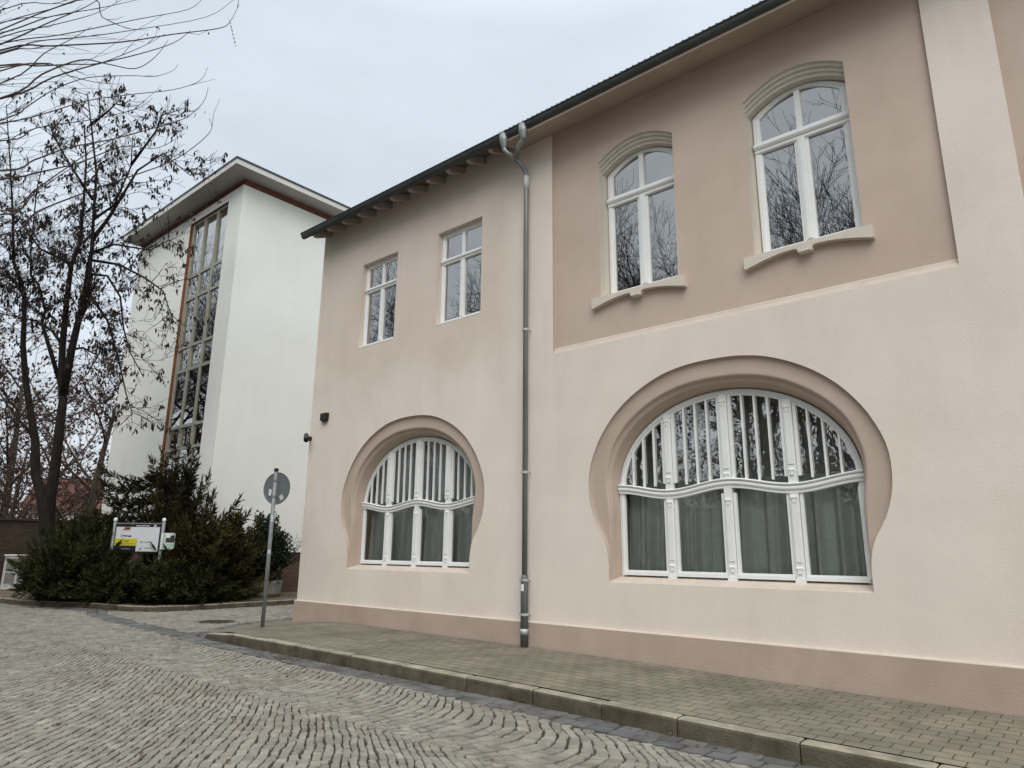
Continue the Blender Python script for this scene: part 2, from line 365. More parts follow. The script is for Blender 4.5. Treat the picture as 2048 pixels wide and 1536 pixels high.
def setts(mb, P, zt, tint, bev=.006, dome=.0015):
    """P (n,4,2) corners ccw; build bevelled stones"""
    n = len(P); c = P.mean(1, keepdims=True)
    def inset(a): 
        d = P-c; L = np.linalg.norm(d, axis=2, keepdims=True); return c+d*(1-np.minimum(a/np.maximum(L, 1e-6), .9))
    tilt = nrs.normal(0, .013, (n, 1, 2)); zoff = nrs.normal(0, .0016, n)
    layers = []
    for a, dz in ((0, -.035), (.001, -.010), (bev*.8, -.0028), (bev*2.2, 0.)):
        q = inset(a); z = zt[:, None]+zoff[:, None]+dz+((q-c)*tilt).sum(2)
        layers.append(np.concatenate([q, z[..., None]], 2))
    top = np.concatenate([c[:, 0], (zt+zoff+dome)[:, None]], 1)[:, None, :]
    V = np.concatenate(layers+[top], 1)          # n,17,3
    base = np.arange(n)[:, None]*17
    F = []
    for l in range(3):
        for k in range(4):
            k2 = (k+1) % 4; F.append([l*4+k, l*4+k2, (l+1)*4+k2, (l+1)*4+k])
    F4 = np.array(F); T = np.array([[12+k, 12+(k+1) % 4, 16] for k in range(4)])
    o = mb.n
    mb.v.extend(V.reshape(-1, 3).tolist()); mb.n += n*17
    mb.f.extend((base[:, :, None]+F4[None]+o).reshape(-1, 4).tolist()); mb.f.extend((base[:, :, None]+T[None]+o).reshape(-1, 3).tolist())
    mb.t.extend(np.repeat(tint, 17).tolist())
def fcurve(y):
    y = np.asarray(y, float); out = np.zeros_like(y)
    # rows lean about 45 degrees across the street, arcs of 1.15 m next to the kerb and in the lane
    a = np.minimum(y, 4.2)
    out += -0.62*a-.10*a*a + .06*np.sin(a*2.3)
    w_ = 1.3; t = np.maximum(y-4.2, 0)
    k = np.floor(t/w_); u = t/w_-k
    out += (k*w_*(-.35)+w_*(.5*u-.85*u*u))*(y > 4.2)
    return out
LOWX = nrs.uniform(0, 6.28, 6)
def warp(x, y):
    return .012*np.sin(x*9+y*7.3)+.010*np.sin(y*15.1-x*6.)+.07*np.sin(x*1.1+LOWX[0]+y*.7)+.05*np.sin(x*2.3+y*1.9+LOWX[1])+.03*np.sin(y*4.1+x*.8+LOWX[2])
PITCH = .122
P = []
for r in range(-290, 130):
    y = .2+rnd.random()*.1
    while y < 13:
        sl_ = abs(float(fcurve(y+.01)-fcurve(y-.01)))/.02
        ln = rnd.uniform(.080, .125)/math.sqrt(1+min(sl_, 1.)**2)
        P.append((r, y, y+ln)); y += ln
P = np.array(P); rr, y0, y1 = P[:, 0], P[:, 1], P[:, 2]
wob = nrs.normal(0, 1, (len(P), 4, 2))*np.array([.0072, .0042])
def XR(r, y): 
    x = r*PITCH+fcurve(y)+2.6
    return x+warp(x, y)
j0 = .0030; g = .0092
def lean(y):      # cross joints stand square to the rows
    q = (fcurve(y+.16)-fcurve(y-.16))/.32
    return -q*PITCH/(1+q*q)
d0, d1 = lean(y0), lean(y1)
c = np.stack([np.stack([XR(rr, y0)+g, y0+j0], 1), np.stack([XR(rr+1, y0+d0)-g, y0+d0+j0], 1), np.stack([XR(rr+1, y1+d1)-g, y1+d1-j0], 1), np.stack([XR(rr, y1)+g, y1-j0], 1)], 1)+wob
cx, cy = c[:, :, 0].mean(1), c[:, :, 1].mean(1)
lane = (cx < -12)
keep = (cx > -27) & (cx < 2.5) & ((cy < KERB_Y-.36) | lane) & (cy > .25*np.abs(cx)-1.5) & (cy > 1.75+(cx+6.1)*.71-1.5)
keep &= ~in_poly(cx, cy, PAV) & (seg_dist(cx, cy, GUT1) > .215) & (seg_dist(cx, cy, GUT2) > .19)
bedpoly = BEDK+[(-60, 30)]
keep &= ~in_poly(cx, cy, bedpoly) & (seg_dist(cx, cy, BEDK) > .06) & (seg_dist(cx, cy, [(-14.2, 7.35), (-14.21, 7.35)]) > .37)
c = c[keep]; cx = cx[keep]; cy = cy[keep]
zt = np.interp(cx, ZX, ZV)-.135+.012*np.sin(cx*.9+cy*1.3)*.5
mb = MB(); setts(mb, c, zt, nrs.normal(1., .09, len(c)).clip(.7, 1.3))
struct(part('cobbled_road', mb, STONE, tint=True))
mb = MB()      # joint bed
nx, ny = 90, 30
mb.loft([[(lerp(-27, 2.5, i/nx), lerp(.2, 13, j/ny), interp(lerp(-27, 2.5, i/nx), ZX, ZV)-.135-.022+.006*math.sin(lerp(-27, 2.5, i/nx)*.9+lerp(.2, 13, j/ny)*1.3)) for i in range(nx+1)] for j in range(ny+1)])
struct(part('road_bed', mb, JOINT))
# gutter strips of larger blue-grey setts
mb = MB(); Q = []
def strip(poly, rows, wid, lmin, lmax):
    for (x0, y0), (x1, y1) in zip(poly[:-1], poly[1:]):
        L = math.hypot(x1-x0, y1-y0); tx, ty = (x1-x0)/L, (y1-y0)/L; nx_, ny_ = -ty, tx
        for r in range(rows):
            s = rnd.random()*.1
            while s < L-.05:
                l = min(rnd.uniform(lmin, lmax), L-s+.02); a, b = (r-rows/2)*wid+.005, (r+1-rows/2)*wid-.005
                q = [(s+.006, a), (s+l-.006, a), (s+l-.006, b), (s+.006, b)]
                Q.append([(x0+tx*u+nx_*v+rnd.gauss(0, .004), y0+ty*u+ny_*v+rnd.gauss(0, .004)) for u, v in q]); s += l
strip(GUT1[:2][::-1], 2, .165, .17, .26); strip([(-11.6, KERB_Y-.19)]+GUT1[2:], 2, .19, .18, .3); strip(GUT2, 2, .16, .18, .3)
Q = np.array(Q); qx = Q[:, :, 0].mean(1); qy = Q[:, :, 1].mean(1)
# orientation ccw
ar = ((Q[:, 1, 0]-Q[:, 0, 0])*(Q[:, 2, 1]-Q[:, 0, 1])-(Q[:, 1, 1]-Q[:, 0, 1])*(Q[:, 2, 0]-Q[:, 0, 0])); Q[ar < 0] = Q[ar < 0][:, ::-1]
setts(mb, Q, np.interp(qx, ZX, ZV)-.135-.004, nrs.normal(1., .12, len(Q)).clip(.7, 1.35), bev=.010)
struct(part('gutter', mb, GUTS, tint=True))

# ---- kerb stones
def kerb_run(mb, poly, hz, width, lmin, lmax, side):
    for (x0, y0), (x1, y1) in zip(poly[:-1], poly[1:]):
        L = math.hypot(x1-x0, y1-y0); tx, ty = (x1-x0)/L, (y1-y0)/L; nx_, ny_ = -ty*side, tx*side
        s = 0.
        while s < L-.02:
            l = rnd.uniform(lmin, lmax)
            if L-s-l < lmin*.6: l = L-s
            sec = []
            a = rnd.gauss(0, .006); dz = rnd.gauss(0, .004)
            for u in (s+.006, s+.03, s+l-.03, s+l-.006):
                e = .012 if u in (s+.006, s+l-.006) else 0
                px, py = x0+tx*u, y0+ty*u; zt_ = hz(px)+dz-e*.5
                pr = [(a+.004+e*.4, -.3), (a+e*.4, -.03), (a+.006+e*.4, -.012), (a+.022, 0), (width-.015, .0), (width, -.02), (width, -.3)]
                sec.append([(px+nx_*q, py+ny_*q, zt_+zz) for q, zz in pr])
            mb.loft(sec, closed=True, caps=True); s += l
mb = MB()
kerb_run(mb, [(8, KERB_Y), (-10.9, KERB_Y)], lambda x: zpav(x)+.004, .15, .75, 1.35, -1)
kerb_run(mb, [(-10.9, KERB_Y), (-11.75, KERB_Y+.01)], lambda x: interp(x, [-11.75, -10.9], [zroad(-11.8)+.085, zpav(-10.9)+.004]), .15, .9, 1., -1)
kerb_run(mb, [(-11.76, KERB_Y+.015), (-12.0, KERB_Y+.12)], lambda x: interp(x, [-12.0, -11.75], [zroad(-11.8)+.05, zroad(-11.8)+.085]), .14, .3, .4, -1)
KERBF = mat('kerb_upright', (.075, .065, .042), .92, .4, 5., col2=(.165, .148, .105), bump=.8, bscale=60., stain=.7, spec=.15)  # darker tone for the upright kerb faces
kb = struct(part('kerb', mb, KERBM)); upright_faces(kb, KERBF)
mb = MB(); kerb_run(mb, BEDK[1:], lambda x: zroad(x)+.115, .14, .6, 1.1, 1)
upright_faces(struct(part('bed_kerb', mb, KERBM)), KERBF)
# ---- pavement
def zp2(x, y):
    z = zpav(x); e = max(0, min(1, (-11.0-x)/2.0)); e = e*e*(3-2*e)
    return lerp(z, zroad(x)+.028, e)
mb = MB(); rows_ = []
xs = [8-.25*i for i in range(int(21.5/.25)+1)]
def ystart(x):
    if x > -11.75: return KERB_Y+.192
    return interp(-x, [11.75, 11.95, 12.42, 13.07, 13.3, 13.4, 13.5], [6.08, 6.04, 6.51, 7.4, 8.22, 9.2, 13])
for x in xs:
    y0_ = ystart(x); y1_ = FY-.052 if x > -12.8 else 14.
    if y1_ < y0_+.05: y1_ = y0_+.05
    rows_.append([(x, lerp(y0_, y1_, k/6), zp2(x, lerp(y0_, y1_, k/6))+(.0 if k else -.004)+(.006 if k == 6 else 0)) for k in range(7)])
mb.loft(rows_)
struct(part('pavement', mb, PAVE))
# ---- planted bed and yard soil
mb = MB()
bp = [(x, y+.0) for x, y in BEDK]
mb.poly([bp+[(-60, 30)]], lambda a, b: (a, b, zroad(a)+.095))
struct(part('planting_bed', mb, GROUND))

# ------------------------------------------------------------------ the tan building
tb = thing('townhouse', 'tan and cream rendered house with horseshoe arched windows along the cobbled street', 'building', (-4, FY, 0))
XL, XR_ = -12.82, 7.0
def XZ(y): return lambda a, b: (a, y, b)
O_HALF = [(1.655,1.10),(1.655,1.25),(1.66,1.42),(1.715,1.64),(1.85,1.88),(1.94,2.15),(1.965,2.42),(1.945,2.65),(1.88,2.85),(1.745,3.117),(1.5,3.42),(1.17,3.675),(.76,3.87),(.38,3.955),(0,3.975)]
I_HALF = [(1.64,1.12),(1.64,1.5),(1.637,2.0),(1.66,2.2),(1.69,2.45),(1.665,2.7),(1.54,3.02),(1.29,3.3),(.92,3.54),(.48,3.685),(0,3.725)]
def smooth_half(h, n=36):
    p = np.array(h, float)
    # Catmull-Rom then resample by length
    q = np.vstack([2*p[0]-p[1], p, [-p[-2][0], p[-2][1]]]); out = []
    for i in range(1, len(q)-2):
        for t in np.linspace(0, 1, 10, endpoint=False):
            a, b, c_, d = q[i-1], q[i], q[i+1], q[i+2]
            out.append(.5*((2*b)+(-a+c_)*t+(2*a-5*b+4*c_-d)*t*t+(-a+3*b-3*c_+d)*t**3))
    out.append(p[-1]); out = np.array(out)
    s = np.concatenate([[0], np.cumsum(np.linalg.norm(np.diff(out, axis=0), axis=1))]); u = np.linspace(0, s[-1], n)
    return np.stack([np.interp(u, s, out[:, 0]), np.interp(u, s, out[:, 1])], 1)
def full(h):      # left base -> top -> right base
    l = h.copy(); l[:, 0] *= -1; return np.vstack([l, h[::-1][1:]])
O_C = full(smooth_half(O_HALF)); I_C = full(smooth_half(I_HALF))
def f_outline(a, b, z0, zc=2.35, n=72):
    pts = [(-a, lerp(z0, zc, k/12)) for k in range(12)]
    m = n-24
    for k in range(m+1): t = math.pi-math.pi*k/m; pts.append((a*math.cos(t), zc+b*math.sin(t)))
    pts += [(a, lerp(zc, z0, k/12)) for k in range(1, 13)]
    p = np.array(pts); s = np.concatenate([[0], np.cumsum(np.linalg.norm(np.diff(p, axis=0), axis=1))]); u = np.linspace(0, s[-1], len(O_C))
    return np.stack([np.interp(u, s, p[:, 0]), np.interp(u, s, p[:, 1])], 1)
HW = [dict(cx=-3.676, kx=1.0, zs=[1.10,1.237,2.46,3.6,3.975], zd=[1.10,1.237,2.46,3.6,3.975], desc='large'),
      dict(cx=-9.61, kx=.98, zs=[1.10,1.237,2.46,3.6,3.975], zd=[1.145,1.287,2.427,3.555,3.913], desc='small')]
for h in HW:
    h['X'] = (lambda h: lambda d: h['cx']+d*h['kx'])(h)
    h['Z'] = (lambda h: lambda z: z+interp(z, h['zs'], [b-a for a, b in zip(h['zs'], h['zd'])]))(h)
def ring(h, C, y): return [(h['X'](p[0]), y, h['Z'](p[1])) for p in C]
SW = [(-11.32, -10.19, 5.53, 7.39), (-9.0, -7.86, 5.54, 7.405)]
AW = [-4.748, -2.37]
PZ0, PT = 4.51, 8.42
PANELS = [(-6.27, -.83), (-.19, 5.25)]
WT = 8.60
# front wall with openings
mb = MB()
holes = [[(h['X'](p[0]), h['Z'](p[1])) for p in O_C] for h in HW]
holes += [[(a, z0), (a, z1), (b, z1), (b, z0)] for a, b, z0, z1 in SW]
holes += [[(a, PZ0), (a, PT), (b, PT), (b, PZ0)] for a, b in PANELS]
mb.poly([[(XL, -.3), (XR_, -.3), (XR_, WT), (XL, WT)]]+holes, XZ(FY))
# side and rear walls
mb.add([(XL, FY, -.3), (XL, 20, -.3), (XL, 20, WT), (XL, FY, WT), (XR_, FY, -.3), (XR_, 20, -.3), (XR_, 20, WT), (XR_, FY, WT)], [(0, 1, 2, 3), (4, 7, 6, 5), (1, 5, 6, 2)])
wall = part('wall', mb, CREAM, tb)
# plinth, 4 cm proud with a sloped top
mb = MB(); pr = [(-.04, -.3), (-.04, .485), (-.03, .497), (0.01, .505)]
secs = []
for x, dx in ((XR_, 0), (XL, 0)): secs.append([(x if x > 0 else XL+min(0, o_)-.0, FY+o_, z) for o_, z in pr])
secs[1] = [(XL+o_, FY+o_, z) for o_, z in pr]; secs.append([(XL+o_, 20, z) for o_, z in pr])
mb.loft([[s for s in q[:2]] for q in secs]); part('plinth', mb, PLINTH, tb)
mb = MB(); mb.loft([[s for s in q[1:]] for q in secs]); part('plinth_ledge', mb, PLTOP, tb, label='lighter sloped top edge of the plinth')
# recessed tan panels with chamfered bottom
PY = FY+.06
for pi, (a, b) in enumerate(PANELS):
    mb = MB(); hs = []
    if pi == 0:
        for c_ in AW:
            arc = [(c_-.65+1.3*k/24, 7.54+.23*(1-((k-12)/12)**2)) for k in range(25)]
            hs.append([(c_-.65, 5.21)]+arc+[(c_+.65, 5.21)])
    mb.poly([[(a, PZ0+.105), (b, PZ0+.105), (b, PT), (a, PT)]]+hs, XZ(PY))
    mb.add([(a, FY, PZ0), (a, PY, PZ0+.105), (a, PY, PT), (a, FY, PT), (b, FY, PZ0), (b, PY, PZ0+.105), (b, PY, PT), (b, FY, PT)], [(0, 1, 2, 3), (4, 7, 6, 5)])
    part('wall_panel', mb, TAN, tb)
    mb = MB(); prf = [(FY, PZ0), (FY+.022, PZ0+.045), (FY+.026, PZ0+.05), (FY+.034, PZ0+.05), (PY-.012, PZ0+.095), (PY, PZ0+.105)]
    mb.loft([[(a, y, z) for y, z in prf], [(b, y, z) for y, z in prf]]); part('panel_ledge', mb, PLTOP, tb, label='pale pink moulded ledge under the brown panel')

def wave(dx): return math.cos(2*math.pi*dx/1.65)
def horseshoe(h):
    lab = {'large': 'large horseshoe window with four lights and wavy transom right of the downpipe', 'small': 'smaller horseshoe window left of the downpipe'}[h['desc']]
    X, Z = h['X'], h['Z']
    root = bpy.data.objects.new('arched_window', None); COL.objects.link(root); root.parent = tb; LOC[root.name] = LOC[tb.name]; root['label'] = lab
    # band between wall edge and opening
    mb = MB(); rings = []
    F_ = f_outline(1.625, 1.255, 1.16)
    for t, y in ((0, FY), (0.0, FY+.034), (.05, FY+.044), (.25, FY+.050), (.7, FY+.052), (.86, FY+.048), (.93, FY+.050), (1., FY+.062)):
        rings.append(ring(h, O_C*(1-t)+I_C*t, y))
    for t, y in ((.0, FY+.085), (.18, FY+.105), (.42, FY+.11), (.5, FY+.125), (.55, FY+.16), (1., FY+.33)): rings.append(ring(h, I_C*(1-t)+F_*t, y))
    mb.loft(rings); part('surround', mb, BAND, root, smooth=True)
    # sloped sill
    mb = MB(); mb.add([(X(-1.665), FY+.002, Z(1.10)), (X(1.665), FY+.002, Z(1.10)), (X(1.66), FY+.03, Z(1.118)), (X(-1.66), FY+.03, Z(1.118)), (X(1.66), FY+.33, Z(1.185)), (X(-1.66), FY+.33, Z(1.185))], [(0, 1, 2, 3), (3, 2, 4, 5)])
    part('sill', mb, PLTOP, root)
    yf = FY+.27
    # outer frame
    mb = MB(); F1 = f_outline(1.62, 1.25, 1.17); F2 = f_outline(1.575, 1.20, 1.17); F3 = f_outline(1.545, 1.17, 1.17)
    mb.loft([ring(h, F1, yf+.05), ring(h, F1, yf+.012), ring(h, F2, yf), ring(h, F2, yf+.014), ring(h, F3, yf+.018), ring(h, F3, yf+.06)])
    def archz(dx, a=1.575, b=1.20): return 2.35+b*math.sqrt(max(0, 1-(dx/a)**2))
    # bottom rails and sash frames of each light, posts with little blocks
    L = [-1.575, -.825, 0, .825, 1.575]
    for p_ in L[1:4]:
        zt_ = archz(p_)-.0
        mb.box(X(p_)-.052, X(p_)+.052, yf-.012, yf+.06, Z(1.165), Z(zt_))
        mb.box(X(p_)-.036, X(p_)+.036, yf-.022, yf-.0122, Z(1.40), Z(2.10)); mb.box(X(p_)-.036, X(p_)+.036, yf-.022, yf-.0122, Z(2.56), Z(zt_-.15))
        mb.box(X(p_)-.062, X(p_)+.062, yf-.03, yf-.0125, Z(1.14), Z(1.215))
    for i in range(4):
        a, b = L[i]+(.06 if i else .0), L[i+1]-(.06 if i < 3 else .0)
        mb.box(X(a), X(b), yf-.03, yf+.05, Z(1.195), Z(1.235)); mb.box(X(a), X(b), yf+.0, yf+.05, Z(1.236), Z(1.262))
        for xx, sg in ((a, 1), (b, -1)):
            x0_, x1_ = sorted((X(xx), X(xx)+sg*.038)); ztop = min(archz(xx+sg*.02)-.02, 3.6)
            mb.box(x0_, x1_, yf+.008, yf+.05, Z(1.262), Z(2.25)); mb.box(x0_, x1_, yf+.008, yf+.05, Z(2.42), Z(ztop))
    part('frame', mb, WHITEP, root)
    for p_ in L[1:4]:
        zt_ = archz(p_)
        for zz, hh in ((1.33, .03), (2.16, .032), (2.49, .03), (zt_-.10, .03)):
            mb = MB(); mb.tube([(X(p_)-.034, yf-.014, Z(zz)), (X(p_)+.034, yf-.014, Z(zz))], .018, 10)
            mb.box(X(p_)-.024, X(p_)+.024, yf-.028, yf-.0225, Z(zz)-.062, Z(zz)-.0175); part('ornament_block', mb, WHITEP, root)
    # wavy transom moulding
    mb = MB(); xs_ = np.linspace(-1.625, 1.625, 90)
    prf = [(.05, -.072), (-.012, -.072), (-.02, -.066), (-.02, -.045), (-.008, -.040), (-.008, -.03), (-.036, -.022), (-.044, -.008), (-.044, .012), (-.034, .022), (-.012, .026), (-.012, .036), (-.05, .044), (-.058, .056), (-.05, .068), (-.01, .074), (.05, .076)]
    mb.loft([[(X(d), yf+oy*(.7 if oy < 0 else 1), Z(2.324+.052*wave(d)+oz*.9)) for oy, oz in prf] for d in xs_]); part('transom', mb, WHITEP, root, smooth=False)
    # glazing bars
    for i in range(4):
        c_ = (-1.2375+.825*i) if 0 < i < 3 else (-1.22 if i == 0 else 1.22)
        for k in (-1, 0, 1):
            d = c_+.168*k; mb = MB(); zt_ = archz(d, 1.56, 1.185)
            mb.box(X(d)-.012, X(d)+.012, yf+.006, yf+.04, Z(2.39), Z(zt_)); part('glazing_bar', mb, WHITEP, root)
    # panes
    G = f_outline(1.56, 1.185, 1.2)
    up = [(x, z) for x, z in G if z > 2.34]; mb = MB(); mb.poly([[(X(a), Z(b)) for a, b in up]], XZ(yf+.045), True); part('upper_panes', mb, GLO if h['desc'] == 'large' else GLS, root)
    mb = MB(); mb.poly([[(X(-1.56), Z(1.21)), (X(1.56), Z(1.21)), (X(1.56), Z(2.335)), (X(-1.56), Z(2.335))]], XZ(yf+.045), True); part('lower_panes', mb, GLL, root)
    # curtain
    mb = MB(); nn = 400; ph = h['cx']
    def fold(t): return .045*math.sin(t*21+1.8*math.sin(t*3.3+ph)+ph)+.02*math.sin(t*47+2*math.sin(t*5+ph))
    pts = [(-1.6+3.2*k/nn) for k in range(nn+1)]
    mb.loft([[(X(d), yf+.185+fold(d)*(1.0 if z > 2 else 1.3)+.05*(z-1.1), Z(z)) for d in pts] for z in (1.10, 1.7, 2.4, 3.1, 3.7)]); part('curtain', mb, CURT, root, smooth=True)
    room(root, X(-1.75), X(1.75), FY+.34, 9.6, Z(1.02), Z(3.75))
    return root
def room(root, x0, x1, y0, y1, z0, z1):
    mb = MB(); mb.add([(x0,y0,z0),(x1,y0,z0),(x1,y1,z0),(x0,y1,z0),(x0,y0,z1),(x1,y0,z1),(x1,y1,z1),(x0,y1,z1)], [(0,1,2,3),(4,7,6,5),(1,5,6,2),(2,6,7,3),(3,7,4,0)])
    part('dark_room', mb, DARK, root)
for h in HW: horseshoe(h)

def arc_out(c, half, zb, spring, rise, n=28):
    p = [(c-half, zb), (c-half, lerp(zb, spring, .5))]
    p += [(c-half+2*half*k/n, spring+rise*(1-((k-n/2)/(n/2))**2)) for k in range(n+1)]
    return p+[(c+half, lerp(zb, spring, .5)), (c+half, zb)]
def arch_window(c_, lab, red):
    root = bpy.data.objects.new('arch_window', None); COL.objects.link(root); root.parent = tb; LOC[root.name] = LOC[tb.name]; root['label'] = lab
    def rg(k, y, ins=0.): return [(x, y, z) for x, z in arc_out(c_, .65-ins, 5.21, 7.54-.052*k, .23)]
    mb = MB()
    mb.loft([rg(0, PY), rg(0, PY+.03), rg(.25, PY+.036), rg(.9, PY+.040), rg(1, PY+.048), rg(1, PY+.07), rg(1.25, PY+.076), rg(1.9, PY+.08), rg(2, PY+.09), rg(2, PY+.105), rg(2.3, PY+.112), rg(2.9, PY+.118), rg(2.95, PY+.13), rg(2.95, FY+.36, .03)])
    part('hood_moulding', mb, HOOD, root)
    # cupid's-bow sill
    s = [(-.765, 5.235)]
    s = [(-.765, 5.075), (-.765, 5.235), (.765, 5.235), (.765, 5.075)]
    for k in range(13):
        t = k/12; s.append((lerp(.74, .135, t), 5.075+.105*math.sin(t*math.pi/2)))
    s += [(.10, 5.172), (.088, 5.15), (.085, 5.115), (.06, 5.105), (-.06, 5.105), (-.085, 5.115), (-.088, 5.15), (-.10, 5.172)]
    for k in range(12, -1, -1):
        t = k/12; s.append((lerp(-.74, -.135, t), 5.075+.105*math.sin(t*math.pi/2)))
    s = s[::-1]
    mb = MB(); mb.prism([(c_+a, b) for a, b in s], XZ(FY-.03), XZ(PY+.02))
    mb.add([(c_-.655, PY, 5.236), (c_+.655, PY, 5.236), (c_+.655, FY+.34, 5.30), (c_-.655, FY+.34, 5.30)], [(0, 1, 2, 3)])
    sl_ = part('sill', mb, SILLM, root)
    mb = MB(); mb.tube([(c_, FY-.035, 5.155), (c_, FY-.012, 5.155)], .026, 12); mb.tube([(c_-.07, FY-.04, 5.118), (c_+.07, FY-.04, 5.118)], .02, 8)
    part('sill_boss', mb, HOOD, root)
    yf = FY+.275
    mb = MB(); A = lambda i, y: [(x, y, z) for x, z in arc_out(c_, .615-i, 5.29, 7.375-i*.35, .235-i*.12)]
    mb.loft([A(0, yf+.06), A(0, yf+.006), A(.012, yf), A(.052, yf), A(.06, yf+.012), A(.092, yf+.016), A(.1, yf+.055)])
    mb.box(c_-.6, c_+.6, yf-.002, yf+.05, 5.29, 5.385)
    mb.box(c_-.052, c_+.052, yf-.012, yf+.05, 5.386, 6.85); mb.box(c_-.022, c_+.022, yf-.026, yf-.0122, 5.40, 6.84)
    mb.box(c_-.036, c_+.036, yf-.004, yf+.05, 6.96, 7.575)
    for s_ in (-1, 1):
        x0_, x1_ = sorted((c_+s_*.052, c_+s_*.09)); mb.box(x0_, x1_, yf+.012, yf+.05, 5.386, 6.84)
    part('frame', mb, WHITEP, root)
    mb = MB(); prf = [(.05, 6.82), (0., 6.82), (-.012, 6.832), (-.014, 6.862), (-.006, 6.87), (-.03, 6.882), (-.045, 6.905), (-.045, 6.925), (-.03, 6.95), (-.006, 6.965), (-.004, 6.985), (.05, 6.985)]
    mb.loft([[(c_-.612, yf+a, b) for a, b in prf], [(c_+.612, yf+a, b) for a, b in prf]]); part('transom', mb, WHITEP, root)
    mb = MB(); mb.poly([[(x, z) for x, z in arc_out(c_, .56, 5.3, 7.355, .22)]], XZ(yf+.04), True); part('panes', mb, GLU, root)
    room(root, c_-.7, c_+.7, FY+.345, 9.5, 5.1, 7.75)
    if red:
        mb = MB(); mb.loft([[(c_-.62+.22*k/20-(.05*(z-5.2)*.5 if k == 20 else 0), yf+.11+.03*math.sin(k*1.3), z) for k in range(21)] for z in (5.2, 6.4, 7.6)]); part('curtain', mb, CURTR, root, smooth=True, label='dark red curtain at the left edge')
    mb = MB(); mb.loft([[(c_+(.0 if red else -.3)+.5*k/24+.12*(z-6.2)*(1-k/24), yf+.32+.025*math.sin(k*1.1), z) for k in range(25)] for z in (5.3, 6.4, 7.6)]); part('curtain', mb, VEIL if red else DARK, root, smooth=True)
arch_window(AW[0], 'segmental arched upper window nearer the downpipe, red curtain inside', True)
arch_window(AW[1], 'segmental arched upper window nearer the right pilaster, bare tree reflected in it', False)
def rect_window(q, lab):
    a, b, z0, z1 = q
    root = bpy.data.objects.new('sash_window', None); COL.objects.link(root); root.parent = tb; LOC[root.name] = LOC[tb.name]; root['label'] = lab
    yf = FY+.105; rr_ = lambda i, y: [(a+i, y, z0+i*.0), (a+i, y, z1-i), (b-i, y, z1-i), (b-i, y, z0)]
    mb = MB(); mb.loft([rr_(0, FY), rr_(0, FY+.16)]); mb.add([(a, FY, z0), (b, FY, z0), (b, FY+.16, z0+.02), (a, FY+.16, z0+.02)], [(0, 1, 2, 3)]); part('reveal', mb, CREAM, root)
    mb = MB(); mb.box(a+.005, b-.005, FY+.02, FY+.10, z0+.0205, z0+.05); part('sill', mb, WHITEP, root)
    mb = MB(); c_ = (a+b)/2
    def rc(i, y): return [(a+.002+i, y, z0+.03+i*.9), (a+.002+i, y, z1-.002-i), (b-.002-i, y, z1-.002-i), (b-.002-i, y, z0+.03+i*.9), (a+.002+i, y, z0+.03+i*.9)]
    mb.loft([rc(0, yf+.05), rc(0, yf+.004), rc(.008, yf), rc(.05, yf), rc(.056, yf+.012), rc(.085, yf+.015), rc(.092, yf+.05)])
    zt_ = z0+1.22
    mb.box(c_-.05, c_+.05, yf-.006, yf+.045, z0+.1, zt_); mb.box(c_-.02, c_+.02, yf-.018, yf-.0062, z0+.12, zt_-.01); mb.box(c_-.034, c_+.034, yf, yf+.045, zt_+.1, z1-.06)
    part('frame', mb, WHITEP, root)
    mb = MB(); prf = [(.05, 0), (-.0, 0), (-.012, .01), (-.012, .03), (-.004, .035), (-.028, .045), (-.038, .065), (-.03, .09), (-.006, .1), (-.004, .115), (.05, .115)]
    mb.loft([[(a+.02, yf+p, zt_+q_) for p, q_ in prf], [(b-.02, yf+p, zt_+q_) for p, q_ in prf]]); part('transom', mb, WHITEP, root)
    mb = MB(); mb.poly([[(a+.06, z0+.06), (b-.06, z0+.06), (b-.06, z1-.06), (a+.06, z1-.06)]], XZ(yf+.035), True); part('panes', mb, GLU, root)
    room(root, a-.05, b+.05, FY+.165, 9.3, z0-.1, z1+.1)
rect_window(SW[0], 'rectangular upper window nearest the left end of the house')
rect_window(SW[1], 'rectangular upper window nearer the downpipe')
# eaves: gutter, soffits, rafters, roof
GYo, GZ = FY-.56, 8.42
mb = MB(); secs = []
for x in [-12.95, -10.5, -7.9, -6.0, -4.0, -2.0, 0, 2, 4.5, XR_]:
    secs.append([(x, GYo+.075-.075*math.cos(a), GZ-.01-.105*math.sin(a)) for a in np.linspace(0, math.pi, 11)])
    secs[-1] = [(x, GYo-.012, GZ-.008), (x, GYo-.016, GZ+.006), (x, GYo-.004, GZ+.01)]+secs[-1]
mb.loft(secs)
mb.f.append(tuple(range(14)))
gut = part('gutter_channel', mb, GUTM, tb, smooth=True)
for x in (-9.2, -4.9, -1.1, 2.5):
    mb = MB(); mb.loft([[(x+dx, GYo+.075-.080*math.cos(a), GZ-.01-.110*math.sin(a)) for a in np.linspace(0, math.pi, 11)] for dx in (-.03, .03)]); part('gutter_joint', mb, GUTM, gut, smooth=True)
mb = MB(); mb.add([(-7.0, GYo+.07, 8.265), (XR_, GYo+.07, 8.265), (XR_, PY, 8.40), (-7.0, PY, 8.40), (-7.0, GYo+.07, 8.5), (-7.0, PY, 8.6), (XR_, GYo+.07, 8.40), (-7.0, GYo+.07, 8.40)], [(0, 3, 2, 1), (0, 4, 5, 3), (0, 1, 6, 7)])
part('soffit', mb, mat('soffit_render', (.40, .325, .27), .92, .08, 1.5, .3, 60., stain=.5), tb)
